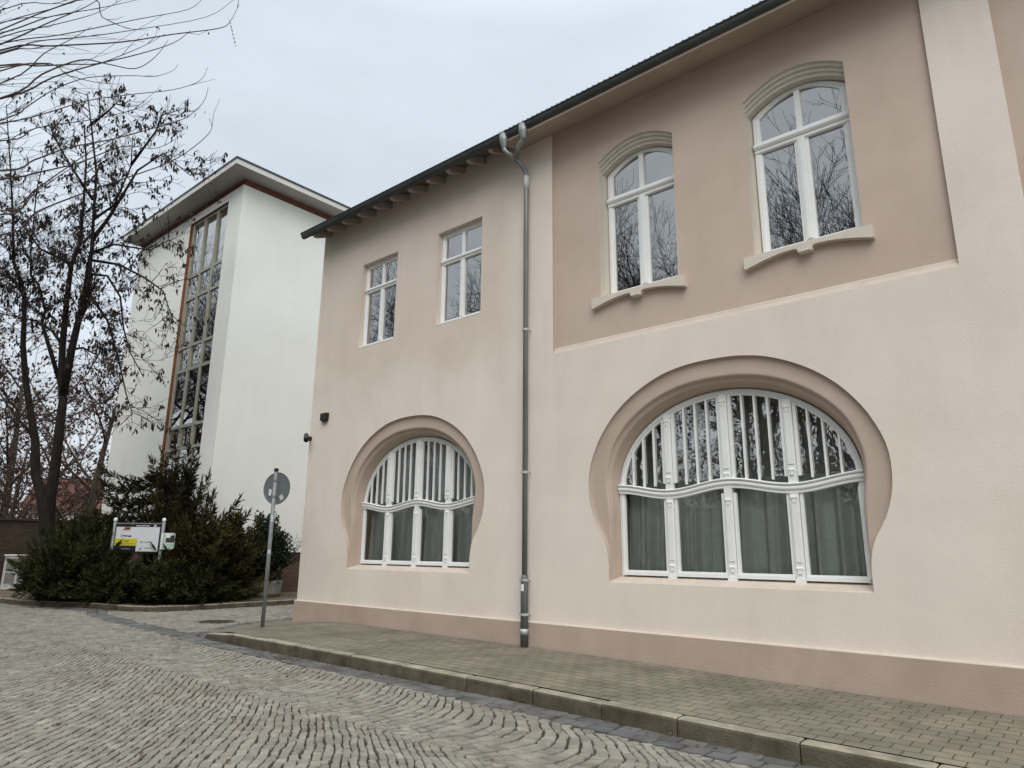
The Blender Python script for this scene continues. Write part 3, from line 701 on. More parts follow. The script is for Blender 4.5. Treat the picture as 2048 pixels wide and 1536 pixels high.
mb = MB(); mb.add([(-12.95, GYo+.06, 8.375), (-7.0, GYo+.06, 8.375), (-7.0, FY+.02, 8.59), (-12.95, FY+.02, 8.59), (-12.95, GYo+.06, 8.45), (-12.95, FY+.02, 8.68)], [(0, 3, 2, 1), (0, 4, 5, 3)])
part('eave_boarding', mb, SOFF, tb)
for k in range(11):
    x = -7.29-.53*k; mb = MB()
    y0_, y1_ = GYo+.10, FY+.01
    pts = [(y0_, 8.30), (y0_+.05, 8.272), (y0_+.12, 8.285), (y0_+.22, 8.33), (y1_, 8.43), (y1_, 8.575), (y0_, 8.382)]
    mb.prism(pts, lambda a, b: (x-.036, a, b), lambda a, b: (x+.036, a, b)); part('rafter', mb, RAFT, tb)
mb = MB(); ys_ = [GYo+.03, 13.5]
nn = 700; mb.loft([[(lerp(-7.0, XR_, k/nn), y, (8.462 if y < 9 else 10.9)+.020*math.sin(2*math.pi*k/nn*140)) for k in range(nn+1)] for y in ys_]+[[(lerp(-7.0, XR_, k/nn), 20, 8.6) for k in range(nn+1)]])
part('roof_sheets', mb, ROOFM, tb)
mb = MB(); mb.box(-12.95, -7.0, GYo+.05, FY, 8.62, 8.66) if False else None
mb.add([(-12.97, GYo+.03, 8.425), (-7.0, GYo+.03, 8.425), (-7.0, 13.5, 10.87), (-12.97, 13.5, 10.87), (-12.97, 20, 8.6), (-7.0, 20, 8.6), (-12.97, GYo+.03, 8.455), (-7.0, GYo+.03, 8.455)], [(0, 1, 2, 3), (3, 2, 5, 4)])
mb.add([(-12.95, FY, 8.55), (-12.95, 13.5, 10.85), (-12.95, 20, 8.55)], [(0, 1, 2)])
part('roof', mb, ROOFM, tb)
# downpipe with Y-shaped inlet
px, py_ = -6.742, FY-.105
mb = MB()
mb.tube([(px, py_, 1.12), (px, py_, 7.74), (px-.004, py_-.012, 7.82), (px-.02, py_-.06, 7.88), (-6.79, FY-.37, 8.0)], .042, 14)
dp = part('downpipe', mb, ZINC, tb, smooth=True)
mb = MB(); mb.tube([(-6.78, FY-.345, 7.975), (-6.86, FY-.46, 8.05), (-6.90, FY-.50, 8.11), (-6.905, FY-.50, 8.2)], .04, 12); mb.tube([(-6.79, FY-.36, 7.985), (-6.62, FY-.46, 8.08), (-6.49, FY-.50, 8.16), (-6.48, FY-.50, 8.25)], .04, 12)
part('branch_pipe', mb, ZINC, dp, smooth=True)
for x in (-6.905, -6.48):
    mb = MB(); mb.tube([(x, FY-.5, 8.14), (x, FY-.5, 8.17), (x, FY-.51, 8.27), (x, FY-.51, 8.40)], [.044, .046, .078, .082], 14); part('hopper', mb, ZINC, dp, smooth=True)
mb = MB(); mb.tube([(px, py_, zpav(px)-.02), (px, py_, 1.10), (px, py_, 1.16)], [.057, .057, .048], 16); part('stand_pipe', mb, mat('stand_pipe_grey', (.135, .145, .145), .6, .2, 6., metal=.2), dp, smooth=True)
for z in (4.98, 2.68, 1.085, .60):
    mb = MB(); rr2 = .050 if z > 1.2 else .064
    mb.tube([(px, py_, z-.018), (px, py_, z+.018)], rr2, 16); mb.tube([(px+.03, py_, z), (px+.03, FY, z)], .009, 6); mb.box(px-rr2-.03, px-rr2+.005, py_-.01, py_+.01, z-.014, z+.014); part('pipe_clamp', mb, ZINCL, dp)
mb = MB(); mb.tube([(px, py_, .40), (px, py_, .32)], [.065, .060], 16); part('pipe_collar', mb, ZINCL, dp, smooth=True)
mb = MB(); mb.loft([[(px+.060*math.sin(a), py_-.0605*math.cos(a), z) for a in np.linspace(-.5, .5, 6)] for z in (.93, 1.03)]); part('sticker', mb, STICK, dp)
mb = MB(); mb.tube([(px, py_, 7.5), (px, py_, 7.735)], .045, 14); part('pipe_sleeve', mb, mat('pale_zinc', (.62, .62, .58), .6, .1), dp, smooth=True)

# camera and sensor on the facade
sc_ = thing('security_camera', 'small black surveillance camera fixed at the left corner of the tan house', 'camera', (-12.72, FY, 3.79))
mb = MB(); mb.tube([(-12.78, FY, 3.80), (-12.78, FY-.06, 3.80)], .05, 12); part('mount', mb, PLAST, sc_)
mb = MB(); mb.tube([(-12.78, FY-.05, 3.80), (-12.74, FY-.12, 3.84), (-12.71, FY-.15, 3.82)], .02, 8); part('bracket', mb, PLAST, sc_)
mb = MB(); mb.tube([(-12.80, FY-.10, 3.87), (-12.62, FY-.21, 3.73), (-12.615, FY-.213, 3.727)], [.05, .055, .045], 12); part('camera_body', mb, PLAST, sc_)
ws = thing('wall_lamp', 'small square black lamp box mounted high at the left end of the tan house', 'lamp', (-12.27, FY, 4.21))
mb = MB(); mb.box(-12.39, -12.17, FY-.07, FY-.001, 4.14, 4.29); part('housing', mb, PLAST, ws)
mb = MB(); mb.box(-12.34, -12.21, FY-.06, FY-.004, 4.105, 4.139); part('lens_hood', mb, IRON, ws)

# ------------------------------------------------------------------ white building
wb = thing('white_building', 'tall white rendered block with flat overhanging roof and a full-height stair window', 'building', (-24, 12, 0))
CX, CY, WX0, WTOP, YB = -20.5, 9.98, -28.9, 13.40, 24.0
gx0, gx1, gz0, gz1 = -24.25, -21.45, 1.9, 13.12
mb = MB()
mb.poly([[(WX0, 1.4), (CX, 1.4), (CX, WTOP), (WX0, WTOP)], [(gx0, gz0), (gx0, gz1), (gx1, gz1), (gx1, gz0)]], XZ(CY))
mb.add([(CX, CY, 1.4), (CX, YB, 1.4), (CX, YB, WTOP), (CX, CY, WTOP), (WX0, CY, 1.4), (WX0, YB, 1.4), (WX0, YB, WTOP), (WX0, CY, WTOP)], [(0, 1, 2, 3), (4, 7, 6, 5), (1, 5, 6, 2)])
part('wall', mb, WHITEW, wb)
mb = MB(); mb.box(WX0+.04, CX-.05, CY+.04, YB-.04, -.1, 1.42); part('plinth', mb, BRICKD, wb)
mb = MB(); mb.box(WX0+.05, CX-.05, CY+.05, YB-.05, WTOP, WTOP+.28); part('frieze', mb, REDB, wb)
ov = .62
mb = MB(); mb.box(WX0-.1, CX+ov, CY-ov, YB, WTOP+.25, WTOP+.30); part('soffit', mb, SOFW, wb)
mb = MB(); mb.box(WX0-.12, CX+ov+.02, CY-ov-.02, YB, WTOP+.253, WTOP+.43); 
part('fascia', mb, FASC, wb)
mb = MB(); mb.box(WX0-.14, CX+ov+.04, CY-ov-.04, YB, WTOP+.431, WTOP+.50); part('roof_edge', mb, GUTM, wb)
# stair window
sw = bpy.data.objects.new('stair_window', None); COL.objects.link(sw); sw.parent = wb; LOC[sw.name] = LOC[wb.name]
mb = MB(); yv = CY+.13
mb.add([(gx0, CY, gz0), (gx0, yv, gz0), (gx0, yv, gz1), (gx0, CY, gz1)], [(0, 1, 2, 3)]); mb.box(gx0, gx0+.09, yv-.05, yv+.08, gz0, gz1)
mb.add([(gx1, CY, gz0), (gx1, yv, gz0), (gx1, yv, gz1), (gx1, CY, gz1)], [(0, 3, 2, 1)]); mb.add([(gx0, CY, gz1), (gx1, CY, gz1), (gx1, yv, gz1), (gx0, yv, gz1)], [(0, 1, 2, 3)])
part('frame', mb, TERRA, sw, label='rust brown outer frame of the stair window')
mb = MB()
zs_ = [gz1-.03, 11.0, 10.12, 8.3, 7.43, 5.45, 4.70, 2.85, 2.0]
xsg = [gx0+.14, -23.24, -22.33, gx1-.02]
for x in xsg: mb.box(x-.05, x+.05, yv-.06, yv+.06, gz0, gz1-.01)
for i, z in enumerate(zs_): mb.box(gx0+.09, gx1-.001, yv-.045, yv+.05, z-.05, z+.05)
part('mullions', mb, BRONZE, sw)
for i in range(len(zs_)-1):
    for k in range(3):
        mb = MB(); t = rnd.gauss(0, .010); u = rnd.gauss(0, .006); x0_, x1_ = xsg[k]+.05, xsg[k+1]-.05; z0_, z1_ = zs_[i+1]+.05, zs_[i]-.05
        mb.add([(x0_, yv-t-u, z0_), (x1_, yv+t-u, z0_), (x1_, yv+t+u, z1_), (x0_, yv-t+u, z1_)], [(0, 1, 2, 3)]); part('pane', mb, GLT, sw)
room(sw, gx0, gx1, CY+.33, CY+2.6, gz0-.1, gz1+.1)
for z in (4.5, 7.3, 10.1):
    mb = MB(); mb.box(gx0+.1, gx1-.1, CY+.9, CY+2.5, z-.12, z+.12); part('stair_landing', mb, SOFW, sw)
for z in (3.1, 5.9, 8.7):
    mb = MB(); mb.obox((-22.9, CY+1.0, z), (1.3, 0, .9), (0, .3, 0), (-.05, 0, .12)); part('stair_flight', mb, SOFW, sw)

# ------------------------------------------------------------------ street furniture
ts = thing('traffic_sign', 'round traffic sign seen from its grey back on a steel pole at the pavement corner', 'traffic sign', (-11.87, 7.02, .12))
mb = MB(); mb.tube([(-11.87, 7.02, .05), (-11.87, 7.02, 2.93)], .036, 14); part('pole', mb, STEEL, ts, smooth=True)
mb = MB(); mb.tube([(-11.87, 7.02, 2.925), (-11.87, 7.02, 2.98)], .042, 14); part('pole_cap', mb, PLAST, ts)
n_ = Vector((-.80, .60, 0)).rotated(Quaternion((0, 0, 1), R(-17))) if False else None
ang = math.atan2(7.02, -11.87)-R(40)
nv = Vector((math.cos(ang), math.sin(ang), 0)); tv = Vector((-nv.y, nv.x, 0)); cc = Vector((-11.87, 7.02, 2.61))+nv*.055
def disc(mb, c_, nv, r, th, n=40):
    tv = Vector((-nv.y, nv.x, 0)); up = Vector((0, 0, 1))
    rg = lambda rr_, o_: [tuple(c_+nv*o_+(tv*math.cos(2*math.pi*k/n)+up*math.sin(2*math.pi*k/n))*rr_) for k in range(n)]
    mb.loft([rg(.001, 0), rg(r-.012, 0), rg(r, -.012), rg(r+.003, 0), rg(r, th), rg(.001, th)], closed=True)
mb = MB(); disc(mb, cc, nv, .30, .012); ds = part('sign_disc', mb, SIGNB, ts)
mb = MB(); mb.tube([tuple(cc-nv*.012-tv*.02+Vector((0, 0, -.3))), tuple(cc-nv*.012-tv*.02+Vector((0, 0, .3)))], .014, 6)
for z in (-.15, .15): mb.tube([tuple(cc-nv*.055+Vector((0, 0, z-.015))), tuple(cc-nv*.055+Vector((0, 0, z+.015)))], .045, 12)
part('clamp_rail', mb, STEEL, ts)
def plate(mb, c_, nv, w_, h_, rot=0.):
    tv = Vector((-nv.y, nv.x, 0)); up = Vector((0, 0, 1)); a = tv*math.cos(rot)+up*math.sin(rot); b = -tv*math.sin(rot)+up*math.cos(rot)
    mb.obox(c_, a*w_/2, b*h_/2, nv*.0015)
for du, dz, w_, h_, rot in ((.14, -.08, .055, .1, .2), (.15, -.04, .05, .06, .5), (-.13, -.17, .08, .10, -.5)):
    mb = MB(); plate(mb, cc-nv*.003-tv*du*(-1)+Vector((0, 0, dz)) if False else cc-nv*.004+tv*du*SGN if False else cc-nv*.004+tv*du+Vector((0, 0, dz)), nv, w_, h_, rot); part('sticker', mb, STICK if du > 0 else mat('grey_sticker', (.5, .5, .48), .6, .1), ts)
vdir = Vector((11.87, -7.02, 0)).normalized()
for z, h_ in ((2.05, .12), (1.45, .07)):
    mb = MB(); plate(mb, Vector((-11.87, 7.02, z))+vdir*.036, vdir, .05, h_); part('sticker', mb, mat('blue_white_sticker', (.45, .55, .60), .6, .2, 20.), ts)

mh = thing('manhole_cover', 'round cast iron manhole cover set in the cobbles at the lane mouth', 'manhole cover', (-14.2, 7.35, zroad(-14.2)))
mb = MB(); z_ = zroad(-14.2)
rg = lambda r_, dz: [(-14.2+r_*math.cos(2*math.pi*k/36), 7.35+r_*math.sin(2*math.pi*k/36), z_+dz) for k in range(36)]
mb.loft([rg(.36, -.03), rg(.355, .004), rg(.31, .006), rg(.305, .001)], closed=True); part('rim', mb, IRON, mh)
mb = MB(); mb.loft([rg(.303, -.003), rg(.28, .003), rg(.001, .003)], closed=True)
for k in range(-4, 5):
    hw = math.sqrt(max(.02, .26**2-(k*.055)**2)); mb.box(-14.2-hw, -14.2+hw, 7.35+k*.055-.012, 7.35+k*.055+.012, z_+.0035, z_+.009)
part('lid', mb, IRON, mh)

# information board
A0, B0 = Vector((-20.30, 7.40, 0)), Vector((-19.27, 8.23, 0)); bx = (B0-A0).normalized(); bn = Vector((bx.y, -bx.x, 0))
BL = (B0-A0).length
ib = thing('information_board', 'business sign board on two silver posts standing among the junipers', 'sign board', tuple(A0+Vector((0, 0, .1))))
def bpnt(u, z, d=0.): return A0+bx*u+bn*d+Vector((0, 0, z))
for u in (0, BL):
    mb = MB(); mb.tube([bpnt(u, .1), bpnt(u, 2.20)], .042, 12); ps = part('post', mb, STEEL, ib, smooth=True)
    mb = MB(); mb.tube([bpnt(u, 2.18), bpnt(u, 2.20), bpnt(u, 2.235), bpnt(u, 2.265), bpnt(u, 2.28)], [.045, .05, .05, .035, .008], 12); part('post_cap', mb, STICK, ps, smooth=True)
def bplate(mb, u0, u1, z0, z1, d, th=.004):
    c_ = bpnt((u0+u1)/2, (z0+z1)/2, d); mb.obox(c_, bx*(u1-u0)/2, Vector((0, 0, (z1-z0)/2)), bn*th)
mb = MB(); bplate(mb, .05, BL-.05, 1.36, 2.10, .0, .02); pnl = part('backing_panel', mb, BLK, ib)
mb = MB(); bplate(mb, .06, BL-.06, 2.115, 2.145, .0, .018); part('top_rail', mb, STEEL, ib)
W0, W1 = .075, BL-.075
mb = MB(); bplate(mb, W0, W1, 1.405, 2.035, .0235); part('white_panel', mb, PANELW, ib)
mb = MB(); bplate(mb, W0-.0, W0+.60, 1.555, 1.735, .0305); part('yellow_panel', mb, YEL, ib)
mb = MB(); bplate(mb, W0-.005, W0+.585, 1.40, 1.545, .0305); part('black_panel', mb, BLK, ib)
def text(s, size, u, z, d, m, parent, bold=0.):
    cu = bpy.data.curves.new('lettering', 'FONT'); cu.body = s; cu.size = size; cu.extrude = .001; cu.align_x = 'CENTER'; cu.align_y = 'CENTER'; cu.offset = bold
    tmp = bpy.data.objects.new('tmp', cu); COL.objects.link(tmp); bpy.context.view_layer.update()
    me = bpy.data.meshes.new_from_object(tmp.evaluated_get(bpy.context.evaluated_depsgraph_get())); bpy.data.objects.remove(tmp)
    o_ = bpnt(u, z, d); V = [tuple(o_+bx*v.co.x+Vector((0, 0, v.co.y))+bn*v.co.z) for v in me.vertices]; F = [tuple(p.vertices) for p in me.polygons]
    return finish('lettering', V, F, m, parent)
text('81', .075, W1-.13, 2.068, .024, PANELW, ib, .004)
mb = MB()
for k in range(14): bplate(mb, .60+k*.026, .60+k*.026+.018, 2.055, 2.055+(.022 if k % 3 else .028), .0225)
part('lettering', mb, PANELW, ib)
mb = MB()      # illegible small print drawn as short strokes
for k in range(9): bplate(mb, .24+k*.026, .258+k*.026, 1.945, 1.957, .0285)
for k in range(8): bplate(mb, .25+k*.022, .265+k*.022, 1.968, 1.985+(k % 2)*.012, .0285)
part('lettering', mb, REDP, ib)
mb = MB(); bplate(mb, .30, .45, 1.975, 2.03, .0285)
part('red_logo', mb, mat('logo_red', (.32, .05, .02), .5, .1), ib)
mb = MB()
for k, (a, b) in enumerate(((.31, .34), (.35, .39), (.40, .44))): mb.prism([(a, 1.985), (b, 1.985), ((a+b)/2, 2.02)], lambda p, q: tuple(bpnt(p, q, .0325)), lambda p, q: tuple(bpnt(p, q, .035)))
for k in range(6): bplate(mb, .28+.03*k, .30+.03*k, 1.795+.004*(k % 2), 1.815, .0285)
mb.prism([(.40, 1.775), (.50, 1.775), (.505, 1.80), (.47, 1.825), (.45, 1.80), (.42, 1.80)], lambda p, q: tuple(bpnt(p, q, .0275)), lambda p, q: tuple(bpnt(p, q, .0295)))
part('lettering', mb, mat('print_black', (.03, .03, .035), .5, .1), ib)
mb = MB(); ringp = []
for rr_ in (.036, .024): ringp.append([tuple(bpnt(.235+rr_*.8*math.cos(t), 1.81+rr_*math.sin(t), .029)) for t in np.linspace(0, 2*math.pi, 25)[:-1]])
mb.loft(ringp, closed=True); mb.obox(bpnt(.26, 1.785, .029), bx*.014+Vector((0, 0, -.008)), Vector((0, 0, .004)), bn*.001)
for k in range(5): bplate(mb, .285+k*.022, .301+k*.022, 1.795-.006*k % .02, 1.82-.006*k % .02+.012, .0285)
part('ring_logo', mb, mat('print_violet_grey', (.14, .12, .17), .5, .1), ib)
mb = MB()
for k in range(5): bplate(mb, .33+k*.026, .35+k*.026, 1.655, 1.68, .0355)
for k in range(16): bplate(mb, .14+k*.031, .162+k*.031, 1.598, 1.607, .0355)
part('lettering', mb, mat('print_brown', (.12, .10, .03), .5, .1), ib)
mb = MB()
for k in range(9): bplate(mb, .28+k*.026, .298+k*.026, 1.458, 1.478+(k % 3 == 0)*.012, .0355)
part('lettering', mb, GREYP, ib)
mb = MB()
for r_, z in enumerate((1.655, 1.63, 1.5, 1.478)):
    for k in range(7): bplate(mb, .88+k*.03, .905+k*.03, z, z+.011, .0285)
for k in range(6): bplate(mb, .74+k*.02, .753+k*.02, 1.63, 1.645+(.03 if k in (2, 3) else .012*(k % 2)), .0285)
mb.prism([(.74, 1.43), (.80, 1.43), (.82, 1.5), (.80, 1.53), (.765, 1.48)], lambda p, q: tuple(bpnt(p, q, .0275)), lambda p, q: tuple(bpnt(p, q, .0295)))
part('lettering', mb, GREYP, ib)
pb = thing('poster_board', 'small pale green poster board on a green post beside the business sign', 'notice board', tuple(B0+bx*.2+Vector((0, 0, .1))))
mb = MB(); mb.tube([bpnt(BL+.05, .1, .06), bpnt(BL+.05, 1.9, .06)], .02, 8); part('post', mb, GRND, pb)
mb = MB(); bplate(mb, BL+.03, BL+.40, 1.46, 1.885, .09, .008); part('board', mb, STICK, pb)
mb = MB(); bplate(mb, BL+.075, BL+.145, 1.475, 1.87, .1025); part('green_strip', mb, GRN, pb); 
mb = MB(); bplate(mb, BL+.15, BL+.385, 1.475, 1.61, .1025); part('green_field', mb, GRN, pb)
mb = MB(); bplate(mb, BL+.16, BL+.39, 1.64, 1.76, .1025); bplate(mb, BL+.28, BL+.385, 1.7605, 1.82, .1025); part('dark_picture', mb, mat('print_dark', (.05, .055, .05), .5, .4, 20.), pb)

# planter with laurel
pl = thing('planter', 'round grey concrete planter holding the dark laurel by the brick plinth', 'planter', (-19.15, 11.15, .15))
pcx, pcy, pz = -19.15, 11.15, .16
mb = MB(); rg = lambda r_, z: [(pcx+r_*math.cos(2*math.pi*k/16+.2), pcy+r_*math.sin(2*math.pi*k/16+.2), pz+z) for k in range(16)]
mb.loft([rg(.50, 0), rg(.56, .08), rg(.60, .42), rg(.60, .45), rg(.53, .45), rg(.52, .36)], closed=True); part('bowl', mb, CONC, pl)
mb = MB(); mb.loft([rg(.525, .37), rg(.001, .39)], closed=True); part('soil', mb, GROUND, pl)

# white weathered cabinet at the far left
ub = thing('utility_cabinet', 'weathered white cabinet with grimy panels in front of the brick wall', 'cabinet', (-27.65, 7.05, .15))
c0 = Vector((-27.6, 7.02, 0)); f1 = Vector((.62, .78, 0)).normalized(); f2 = Vector((-.78, .62, 0)).normalized()
mb = MB(); mb.obox(c0+f1*.10+f2*.15+Vector((0, 0, .68)), f1*.22, f2*.2, Vector((0, 0, .53))); part('body', mb, BOXW, ub)
mb = MB(); mb.obox(c0+f1*.10+f2*.15+Vector((0, 0, 1.225)), f1*.25, f2*.23, Vector((0, 0, .02))); part('top', mb, STICK, ub)
for zc, hh in ((.92, .2), (.5, .17)):
    mb = MB(); mb.obox(c0+f1*.10-f2*.052+Vector((0, 0, zc)), f1*.15, f2*.003, Vector((0, 0, hh))); part('door_panel', mb, BOXG, ub)
    mb = MB(); mb.obox(c0-f1*.122+f2*.15+Vector((0, 0, zc)), f2*.13, f1*.003, Vector((0, 0, hh))); part('side_panel', mb, BOXG, ub)

# brick boundary wall on the left
bw = thing('brick_wall', 'old dark brick boundary wall at the far left behind the cabinet', 'wall', (-29.3, 4, .1))
mb = MB(); mb.box(-29.5, -29.0, -6, 9.6, -.1, 2.38); part('masonry', mb, BRICKW, bw)
mb = MB(); mb.box(-29.56, -28.94, -6.02, 9.62, 2.381, 2.46); part('coping', mb, BRICKW, bw)

# ------------------------------------------------------------------ plants
class LB:      # leaf builder: many quads, numpy friendly
    def __init__(s): s.V = []; s.F = 0; s.T = []
    def leaf(s, p, d, n, L, W, tint=1.):
        # diamond leaf from p along d
        b = d.cross(n); b = b.normalized()*W if b.length > 1e-6 else Vector((W, 0, 0))
        m = p+d*(L*.45); e = p+d*L
        s.V += [tuple(p), tuple(m+b), tuple(e), tuple(m-b)]; s.T += [tint]*4; s.F += 1
    def faces(s): return [(4*i, 4*i+1, 4*i+2, 4*i+3) for i in range(s.F)]
def rv():
    while True:
        v = Vector((rnd.uniform(-1, 1), rnd.uniform(-1, 1), rnd.uniform(-1, 1)))
        if .01 < v.length < 1: return v.normalized()
def spray(lb, wood, p0, d, L, curl, dens, ls, tint):
    """arching juniper branch with feathery side shoots and upturned pointed tips"""
    n = max(4, int(L/.13)); p = Vector(p0); d = Vector(d).normalized(); pts = [p.copy()]; ds = [d.copy()]
    for i in range(n):
        t = i/n
        d = (d+Vector((0, 0, curl*(t-.35)*.34))+rv()*.05).normalized(); p = p+d*(L/n); pts.append(p.copy()); ds.append(d.copy())
    wood.tube(pts, [max(.003, .014*(1-i/(n+1))*min(1.5, L)) for i in range(n+1)], 3, cap=False)
    for i in range(1, n+1):
        t = i/n
        if t < .18: continue
        for k in range(dens):
            q = pts[i-1].lerp(pts[i], rnd.random()); dd = ds[i]
            side = (rv()-dd*.0); side = (side-dd*side.dot(dd)).normalized()
            sh = (dd*rnd.uniform(.45, 1.0)+side*rnd.uniform(.4, .95)+Vector((0, 0, .10))).normalized()
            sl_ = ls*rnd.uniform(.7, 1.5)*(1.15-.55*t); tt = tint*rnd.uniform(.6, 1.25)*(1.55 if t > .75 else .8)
            m = 4
            for j in range(m):
                a = q+sh*sl_*j/m*.75
                lb.leaf(a, (sh+rv()*.42).normalized(), rv(), sl_*.6, sl_*.075, tt)
    e = pts[-1]
    for k in range(5): lb.leaf(e-ds[-1]*.05*k, (ds[-1]+rv()*.18).normalized(), rv(), ls*1.2, ls*.085, tint*1.15)
def juniper(label, c, rx, ry, h, nb, m, ls=.2, curl=.5, elev=(.15, 1.2), extra=(), dens=5, tint=1., group='juniper shrubs in the corner bed'):
    root = thing('juniper_shrub', label, 'shrub', (c[0], c[1], c[2]), group)
    lb = LB(); wood = MB()
    for k in range(nb):
        az = 2*math.pi*k/nb*1.618*5+rnd.uniform(-.3, .3); el = rnd.uniform(*elev)
        hd = math.hypot(math.cos(az)*rx, math.sin(az)*ry); Lh = hd*math.cos(el); Lv = h*math.sin(el)
        L = math.hypot(Lh, Lv)*rnd.uniform(.55, 1.05)
        d = Vector((math.cos(az)*Lh, math.sin(az)*Lh, Lv)).normalized()
        o_ = Vector(c)+Vector((rnd.uniform(-.25, .25)*rx, rnd.uniform(-.25, .25)*ry, rnd.uniform(0, .3)*h*.6))
        spray(lb, wood, o_, d, L, curl, dens, ls, tint*rnd.uniform(.75, 1.25))
    for p0, p1, cu in extra:
        v = Vector(p1)-Vector(p0); spray(lb, wood, p0, v+Vector((0, 0, -.12*v.length*cu)), v.length, cu, dens+2, ls, tint)
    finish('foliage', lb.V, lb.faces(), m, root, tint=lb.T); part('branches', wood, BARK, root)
    return root
g_ = .16
juniper('low dark green juniper spreading over the kerb left of the business sign', (-20.85, 6.75, g_), 1.6, 1.3, 1.6, 250, JUNG, .24, -.12, (.02, 1.25), dens=6)
juniper('dark green juniper clump in front of the sign panel', (-19.5, 7.45, g_), 1.7, .9, .95, 210, JUNG, .22, -.12, (.02, 1.15), dens=6)
juniper('low dark juniper trailing along the kerb nearest the planter', (-18.2, 8.6, g_), 1.15, 1.25, 1.0, 180, JUNG, .22, -.15, (.0, 1.1), tint=.8, dens=6)
juniper('tall dark juniper with long horizontal arms in front of the stair window', (-20.2, 9.0, g_), .9, .8, 3.2, 200, JUNB, .26, .25, (.25, 1.4), tint=.62, dens=6,
        extra=[((-20.3, 8.85, 3.45), (-22.15, 7.45, 4.0), .75), ((-20.3, 8.85, 3.4), (-22.0, 7.55, 3.95), .85), ((-20.3, 8.85, 3.35), (-22.2, 7.4, 3.8), .8), ((-20.3, 8.8, 3.0), (-22.3, 7.35, 3.45), .8), ((-20.3, 8.8, 2.95), (-22.2, 7.45, 3.4), .9), ((-20.3, 8.8, 2.9), (-22.3, 7.4, 3.25), .75), ((-20.3, 8.75, 2.45), (-22.2, 7.4, 2.9), .8), ((-20.3, 8.75, 2.4), (-22.1, 7.45, 2.75), .9), ((-20.2, 8.85, 2.6), (-19.9, 8.9, 4.25), .4), ((-20.3, 8.85, 2.6), (-20.35, 8.75, 4.3), .4), ((-20.3, 8.85, 2.7), (-20.75, 8.6, 4.25), .4), ((-20.1, 8.9, 2.2), (-19.5, 9.0, 3.8), .4), ((-20.2, 8.9, 2.6), (-19.7, 9.0, 4.1), .4), ((-20.3, 8.8, 2.8), (-21.0, 8.4, 4.05), .5)])
juniper('olive brown feathery juniper right of the sign, tips against the white wall', (-19.0, 9.4, g_), 1.75, 1.2, 2.2, 240, JUNB, .26, .0, (.0, 1.15), dens=6,
        extra=[((-19.2, 9.2, 1.6), (-18.0, 9.5, 3.05), .7), ((-19.0, 9.2, 1.5), (-17.5, 10.0, 2.35), .7), ((-19.1, 9.2, 1.7), (-18.5, 9.2, 2.95), .7), ((-19.0, 9.2, 1.2), (-17.4, 10.0, 1.9), .6), ((-19.0, 9.3, 1.5), (-17.9, 9.8, 2.6), .7)])
juniper('bushy green juniper at the back left under the twin-stemmed tree', (-22.6, 7.7, g_), 1.5, 1.0, 2.3, 200, JUNG, .25, .1, (.1, 1.3), tint=1.0, dens=6)

def leafball(lb, c, r, n, L, W, up=.3):
    for k in range(n):
        v = rv(); rr_ = rnd.random()**.45; lump = 1+.28*math.sin(v.x*5+c[0])*math.sin(v.y*6+1)*1+.2*math.sin(v.z*9+2)
        p = Vector((c[0]+v.x*r[0]*rr_*lump, c[1]+v.y*r[1]*rr_*lump, c[2]+v.z*r[2]*rr_*lump))
        d = (v*.7+rv()*.8+Vector((0, 0, up))).normalized(); lb.leaf(p, d, rv(), L*rnd.uniform(.7, 1.3), W*rnd.uniform(.8, 1.2))
la = thing('laurel_bush', 'dark broad-leaved evergreen bush growing in the concrete planter', 'bush', (pcx, pcy, .5))
lb = LB(); leafball(lb, (pcx-.12, pcy-.05, 1.25), (.85, .85, .85), 5200, .10, .028); leafball(lb, (pcx, pcy+.02, 1.95), (.42, .42, .62), 1500, .10, .028); leafball(lb, (pcx+.3, pcy+.3, 1.5), (.4, .4, .5), 900, .1, .028)
finish('foliage', lb.V, lb.faces(), LAUR, la)
wd = MB()
for k in range(14): 
    v = rv(); v.z = abs(v.z)+.8; v.normalize(); wd.tube([(pcx, pcy, .5), tuple(Vector((pcx, pcy, .6))+v*.6), tuple(Vector((pcx, pcy, .6))+v*1.2+rv()*.1)], [.02, .012, .005], 4)
part('stems', wd, BARK, la)
bt = thing('bare_shrub', 'leafless pale twiggy shrub sticking out right of the laurel', 'shrub', (-18.85, 11.75, .15))
wd = MB()
for k in range(16):
    az = rnd.uniform(-.9, 1.5); el = rnd.uniform(.5, 1.3); d = Vector((math.cos(az)*math.cos(el), math.sin(az)*math.cos(el), math.sin(el))); p = Vector((-18.95, 11.65, .9)); q = p+d*rnd.uniform(.9, 1.45)
    mid = p.lerp(q, .5)+rv()*.06; wd.tube([tuple(p), tuple(mid), tuple(q)], [.012, .007, .004], 4)
    for j in range(3): s_ = p.lerp(q, rnd.uniform(.4, .9)); wd.tube([tuple(s_), tuple(s_+(d+rv()*.8).normalized()*.28)], [.005, .003], 3)
wd.tube([(-18.95, 11.65, .15), (-18.95, 11.65, .95)], .02, 5)
part('twigs', wd, BARKB, bt)

